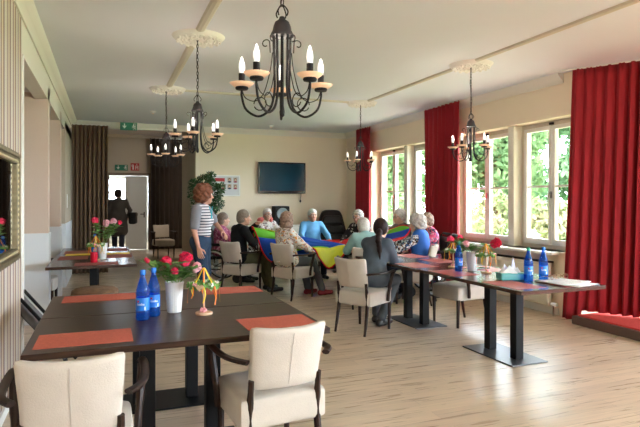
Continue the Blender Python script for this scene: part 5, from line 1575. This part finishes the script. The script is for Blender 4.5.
stripes = ramp_mat('grey_white_striped_shirt', axis_stripes(2, 0.036), [(0.0, (0.07, 0.07, 0.10)), (0.42, (0.62, 0.61, 0.62))], 0.8)
blueknit = mat('light_blue_sweater', (0.13, 0.38, 0.66), 0.85, var=0.1, vscale=10)
tealshirt = mat('pale_teal_shirt', (0.27, 0.46, 0.46), 0.85, var=0.08, vscale=10)
greycard = mat('blue_grey_cardigan', (0.075, 0.095, 0.12), 0.9, var=0.12, vscale=14, bump=0.3, bscale=180)
blackj = mat('black_jacket', (0.007, 0.007, 0.008), 0.8, spec=0.2)
bluevest = mat('bright_blue_vest', (0.025, 0.13, 0.50), 0.8, var=0.08, vscale=10)
darkcoat = mat('dark_grey_coat', (0.065, 0.058, 0.052), 0.9, var=0.1, vscale=12)
jeans = mat('blue_jeans', (0.008, 0.030, 0.070), 0.8, var=0.2, vscale=16)
olive = mat('olive_trousers', (0.085, 0.080, 0.035), 0.85, var=0.15, vscale=14)
greytr = mat('dark_grey_trousers', (0.075, 0.085, 0.095), 0.85, var=0.1, vscale=14)
navy = mat('navy_trousers', (0.015, 0.02, 0.04), 0.85)
lightgr = mat('light_grey_trousers', (0.26, 0.27, 0.29), 0.85)
shoeB = mat('black_shoe', (0.015, 0.014, 0.014), 0.45)
shoeR = mat('dark_red_slipper', (0.20, 0.012, 0.02), 0.8, var=0.3, vscale=60)
collarW = mat('white_collar', (0.78, 0.78, 0.77), 0.7)

def MM(skin, hair, top, bottom, shoes, name='sweater', collar=None):
    return dict(skin=skin, hair=hair, top=top, bottom=bottom, shoes=shoes, topname=name, collar=collar)

# standing woman: left arm hangs on the camera side, the other hand on her hip
person('w', 'woman with auburn hair standing in a grey striped shirt and jeans', 1.12, 7.06, 122, MM(skinB, hRed, stripes, jeans, shoeB, 'striped_shirt', navy), seated=False, scale=0.93, hipz=0.95, sleeve_mat=mat('grey_marl_sleeves', (0.20, 0.20, 0.22), 0.85),
       lean=1, slump=3, yaw=-42, pitch=0, width=0.84, hands=[(-0.20, 0.22, 1.05, (-1, -0.5, 0), (-0.5, 0.3, 1), 0.5), (0.20, 0.06, 0.84, (0.2, -1, 0), (1, 0, 0.1), 0.35)],
       sleeves='half', hair='puff', h=0.008, stance=[(-0.095, -0.02), (0.10, 0.06)])
person('w', 'woman in a magenta patterned sweater seated in the wheelchair beside the standing woman', *facing(1.98, 9.92, 118, 0.0), 118, MM(skinA, hSalt, pinkweave, navy, shoeB), seat=0.455, lean=-2, slump=10, yaw=-32, pitch=4, scale=0.90,
       hands=[(-0.13, 0.34, 0.68), (0.13, 0.34, 0.68)], hair='short', knees=0.40, feet=[(-0.12, 0.42), (0.12, 0.42)], h=0.009)
person('m', 'man in a black jacket and olive trousers seated and holding up the cloth', *facing(1.99, 8.53, 56, 0.0), 80, MM(skinB, hSalt, blackj, olive, shoeB, 'jacket'), male=True, seat=0.47, lean=1, slump=10, yaw=8, pitch=4,
       hands=[(0.02, 0.26, 1.08, (-1, 0, -0.5)), (0.26, 0.22, 0.93, (0.7, -0.5, -0.8))], hair='short', knees=0.43, feet=[(-0.10, 0.50), (0.14, 0.46)], width=1.05, h=0.008)
person('w', 'woman in a grey floral blouse with glasses seated facing the camera', *facing(2.94, 10.55, 165, 0.02, -0.06), 170, MM(skinA, hWhite, floral2, navy, shoeB, 'blouse'), seat=0.455, lean=-3, slump=4, yaw=10, pitch=2,
       hands=[(-0.14, 0.38, 0.72), (0.14, 0.38, 0.74)], hair='short', glasses=True, width=1.15, belly=0.03, knees=0.40, feet=[(-0.12, 0.42), (0.12, 0.42)], h=0.009)
person('w', 'woman in a floral blouse and grey trousers seated with her back to the camera', *facing(2.62, 7.86, 58, -0.05, -0.03), 70, MM(skinA, hBrown, floral, greytr, shoeR, 'blouse'), seat=0.47, lean=-5, slump=8, yaw=-24, pitch=2, scale=0.94,
       hands=[(-0.14, 0.36, 0.72), (0.18, 0.27, 0.71, (1, -0.5, -0.4))], hair='bob', width=1.12, belly=0.03, knees=0.44, feet=[(-0.06, 0.42), (0.16, 0.52)], h=0.008)
person('m', 'man in a light blue sweater seated facing the camera', *facing(3.72, 9.98, -172, 0.02), -175, MM(skinB, hWhite, blueknit, navy, shoeB, 'sweater', collarW), male=True, seat=0.47, lean=2, slump=4, yaw=-5, pitch=2, belly=0.03, width=1.16, scale=0.97,
       hands=[(-0.24, 0.34, 0.72), (0.24, 0.34, 0.70)], hair='short', h=0.009)
person('w', 'grey-haired woman in a black and white cardigan with glasses by the far red curtain', *facing(4.36, 9.16, -130, 0.02), -128, MM(skinA, hGrey, lattice, navy, shoeB, 'cardigan', collarW), seat=0.47, lean=4, slump=12, yaw=-6, pitch=6, scale=0.96,
       hands=[(-0.16, 0.40, 0.73), (0.16, 0.40, 0.73)], hair='curly', glasses=True, width=1.05, h=0.009)
person('m', 'white-haired person in a pale teal shirt seen from behind', *facing(3.30, 6.92, 8, 0.02, 0.10), 6, MM(skinA, hWhite, tealshirt, navy, shoeB, 'shirt'), male=True, seat=0.47, lean=10, slump=18, yaw=6, pitch=10, width=1.12, scale=0.90,
       hands=[(-0.16, 0.40, 0.72), (0.16, 0.40, 0.74)], hair='short', h=0.008)
person('w', 'woman with a long dark ponytail in a blue-grey cardigan seen from behind', *facing(2.71, 5.60, 60, 0.21, 0.02), 58, MM(skinA, hDark, greycard, greytr, shoeB, 'cardigan'), seat=0.47, lean=9, slump=13, yaw=-22, pitch=8, width=0.98, scale=0.93,
       hands=[(-0.14, 0.42, 0.80, (-0.3, -0.6, -0.8)), (0.12, 0.38, 0.72, (0.3, -0.6, -0.8))], hair='tied', knees=0.34, feet=[(-0.12, 0.22), (0.04, 0.06)], h=0.008)
person('w', 'white-haired woman seated before the far pair of windows', *facing(4.62, 8.10, -100, 0.02), -98, MM(skinA, hWhite, mat('mauve_cardigan', (0.22, 0.15, 0.15), 0.85), navy, shoeB, 'cardigan'), seat=0.47, lean=3, slump=6, yaw=-4, pitch=4,
       hands=[(-0.16, 0.40, 0.86), (0.16, 0.40, 0.90)], hair='curly', h=0.009, glasses=True)
person('w', 'grey-haired woman in a bright blue vest over a patterned blouse', *facing(4.11, 6.84, -48, -0.02, 0.05), -50, MM(skinB, hGrey, dots, navy, shoeB, 'blouse'), seat=0.47, lean=-2, slump=8, yaw=-10, pitch=6, width=1.08, scale=0.89, vest=bluevest,
       hands=[(-0.20, 0.34, 0.72), (0.10, 0.38, 0.80)], hair='puff', h=0.008)
person('w', 'woman in a pink floral blouse seated in the wheelchair before the red curtain', *facing(4.66, 7.34, -72, 0.0), -76, MM(skinA, hBrown, floral3, navy, shoeB, 'blouse'), seat=0.455, lean=0, slump=12, yaw=-8, pitch=8, scale=0.94,
       hands=[(-0.16, 0.36, 0.70), (0.16, 0.36, 0.70)], hair='curly', knees=0.40, feet=[(-0.12, 0.42), (0.12, 0.42)], h=0.009)
r_, jj = person('m', 'person in a dark coat walking away through the hallway door', 0.31, 16.2, 4, MM(skinA, hDark, darkcoat, navy, shoeB, 'coat'), male=True, seated=False, scale=1.06, lean=2, slump=6, yaw=20, pitch=4,
       hands=[(-0.30, 0.05, 0.84, (-0.4, -1, 0), (-1, 0, 0.1), 0.4), (0.26, 0.10, 1.00, (0.7, -1, 0), (0.8, 0, 0.5), 0.7)], hair='curly', h=0.011, coat=True, width=1.2, stance=[(-0.09, 0.16), (0.10, -0.16)])

t = thing('lanyard', 'teal lanyard pendant hanging from the neck of the standing woman', 'lanyard', (1.12 + 0.115, 7.06 - 0.075, 1.28), R(-122))
G().tube([(-0.05, 0.0, 0.10), (0, 0.012, 0.0), (0.05, 0.0, 0.10)], 0.005, 6).obj('cord', M['tealtie'], t)
G().rbox(0, 0.012, -0.03, 0.025, 0.012, 0.05, 0.004, 4).obj('pendant', M['tealtie'], t)

# shoulder bag of the walking person
t = thing('shoulder_bag', 'black shoulder bag carried by the person in the hallway', 'bag', (0.70, 16.13, 0.80), R(-10))
G().rbox(0, 0, 0.17, 0.20, 0.40, 0.32, 0.06, 7).obj('bag_body', M['black'], t)
G().rbox(0, 0, 0.27, 0.215, 0.41, 0.13, 0.05, 6).obj('flap', M['black'], t)
G().tube(smoothpath([(-0.05, -0.17, 0.30), (-0.13, -0.10, 0.60), (-0.17, 0.0, 0.74), (-0.13, 0.12, 0.60), (-0.05, 0.17, 0.30)], 5), 0.014, 6, flat=0.4).obj('strap', M['black'], t)

# neck pillow
a = R(170)
t = None
cx, cy = facing(2.94, 10.55, 165, 0.02)
pts = []
for i in range(17):
    q = R(-60 + 300 * i / 16) ; pts.append((0.105 * math.cos(q + PI * 1.0 - PI / 2 * 0), -0.02 + 0.095 * math.sin(q + PI), 0))
g = G().tube([(0.115 * math.cos(R(-50 + 280 * i / 16)) , -0.02 - 0.095 * math.sin(R(-50 + 280 * i / 16)), 0.01 * math.sin(i)) for i in range(17)], [0.03] + [0.05] * 15 + [0.03], 10)
o = g.obj('neck_pillow', mat('coral_pillow', (0.72, 0.17, 0.15), 0.85, var=0.08, vscale=20)); o.location = (cx + 0.005, cy + 0.03, 1.075); o.rotation_euler = (0, 0, R(-170))
props(o, 'coral pink neck pillow around the neck of the woman in grey florals', 'neck pillow')

# ------------------------------------------------------------------ the coloured play cloth
par_cols = dict(red=(0.85, 0.015, 0.03), blue=(0.015, 0.13, 0.75), yellow=(0.85, 0.88, 0.02), green=(0.22, 0.75, 0.06), orange=(0.80, 0.16, 0.02))
pm = {}
for k, c in par_cols.items():
    m = mat('play_cloth_' + k, c, 0.55, var=0.05, vscale=6); pm[k] = m
    nt = m.node_tree; b = nt.nodes['Principled BSDF']; out = nt.nodes['Material Output']
    tr = nt.nodes.new('ShaderNodeBsdfTranslucent'); tr.inputs[0].default_value = (*c, 1)
    mx = nt.nodes.new('ShaderNodeMixShader'); mx.inputs[0].default_value = 0.45
    nt.links.new(b.outputs[0], mx.inputs[1]); nt.links.new(tr.outputs[0], mx.inputs[2]); nt.links.new(mx.outputs[0], out.inputs[0])
CC = Vector((3.75, 8.45, 0.72))
edge = [  # rim of the cloth going round the circle: x, y, z, colour of the gore that starts here
    (2.12, 8.34, 1.05, 'yellow/blue'), (2.24, 8.80, 0.95, 'green/blue'), (2.46, 9.40, 0.80, 'green/blue'), (2.88, 9.88, 0.76, 'blue'),
    (3.34, 9.60, 0.73, 'blue'), (3.66, 9.48, 0.72, 'red'), (4.00, 8.98, 0.76, 'red'), (4.18, 8.52, 0.84, 'yellow'),
    (4.34, 8.00, 0.98, 'yellow'), (4.42, 7.72, 1.06, 'green'), (4.42, 7.48, 1.03, 'blue'), (4.22, 7.28, 0.92, 'red'), (3.96, 7.22, 0.84, 'orange'),
    (3.66, 7.34, 0.80, 'yellow'), (3.38, 7.44, 0.76, 'yellow'), (3.30, 7.60, 0.60, 'yellow'), (3.19, 7.80, 0.42, 'yellow'), (3.08, 7.93, 0.56, 'yellow'),
    (3.00, 8.04, 0.72, 'green/blue'), (2.72, 8.26, 0.68, 'green/blue'), (2.44, 8.25, 0.50, 'blue'), (2.26, 8.20, 0.64, 'blue'), (2.16, 8.20, 0.90, 'green/blue')]
par = thing('play_parachute', 'large multicoloured play cloth held between the seated people', 'play cloth', (CC.x, CC.y, 0))
N = len(edge); nr = 12; sub_ = 5
E3 = [Vector(e[:3]) for e in edge]
def epoint(i, t):
    p0, p1, p2, p3 = E3[(i - 1) % N], E3[i % N], E3[(i + 1) % N], E3[(i + 2) % N]
    return 0.5 * ((2 * p1) + (p2 - p0) * t + (2 * p0 - 5 * p1 + 4 * p2 - p3) * t * t + (3 * p1 - p0 - 3 * p2 + p3) * t ** 3)
i = 0; seamcol = M['labelred']
while i < N:
    j = i + 1
    while j < N and edge[j][3] == edge[i][3]: j += 1
    g = G(); vs = []; cols = (j - i) * sub_
    for a in range(cols + 1):
        e = epoint(i + a // sub_ if a < cols else j - 1, (a % sub_) / sub_ if a < cols else 1.0)
        for b in range(nr + 1):
            f = 0.02 + 0.98 * b / nr
            p = CC.lerp(e, f)
            p.z += -0.02 * math.sin(PI * f) + 0.014 * math.sin(f * 9 + (i + a / sub_) * 2.1) * math.sin(PI * f) + 0.012 * math.sin((i + a / sub_) * 6.3) * f * (1 - f) * 4
            p.z = CC.z + (p.z - CC.z) if f < 0.5 else p.z
            vs.append(p - Vector((CC.x, CC.y, 0)))
    cn = edge[i][3].split('/'); cut_ = 6 if len(cn) > 1 else 0
    for q, (b0, b1) in enumerate(((cut_, nr), (0, cut_))):
        if b1 <= b0: continue
        g = G(); g.add(vs, [(a * (nr + 1) + b, (a + 1) * (nr + 1) + b, (a + 1) * (nr + 1) + b + 1, a * (nr + 1) + b + 1) for a in range(cols) for b in range(b0, b1)])
        me_ = g.mesh('cloth_panel'); bm_ = bmesh.new(); bm_.from_mesh(me_)
        bmesh.ops.delete(bm_, geom=[v for v in bm_.verts if not v.link_faces], context='VERTS'); bm_.to_mesh(me_); bm_.free()
        o = new_obj('cloth_panel', me_, par, pm[cn[q]]); o['label'] = cn[q] + ' cloth panel'
        md = o.modifiers.new('thickness', 'SOLIDIFY'); md.thickness = 0.003
    i = j
rim = [epoint(i, t / 4) - Vector((CC.x, CC.y, 0)) for i in range(N) for t in range(4)]
G().tube(rim, 0.011, 6, closed=True).obj('red_hem', pm['red'], par)
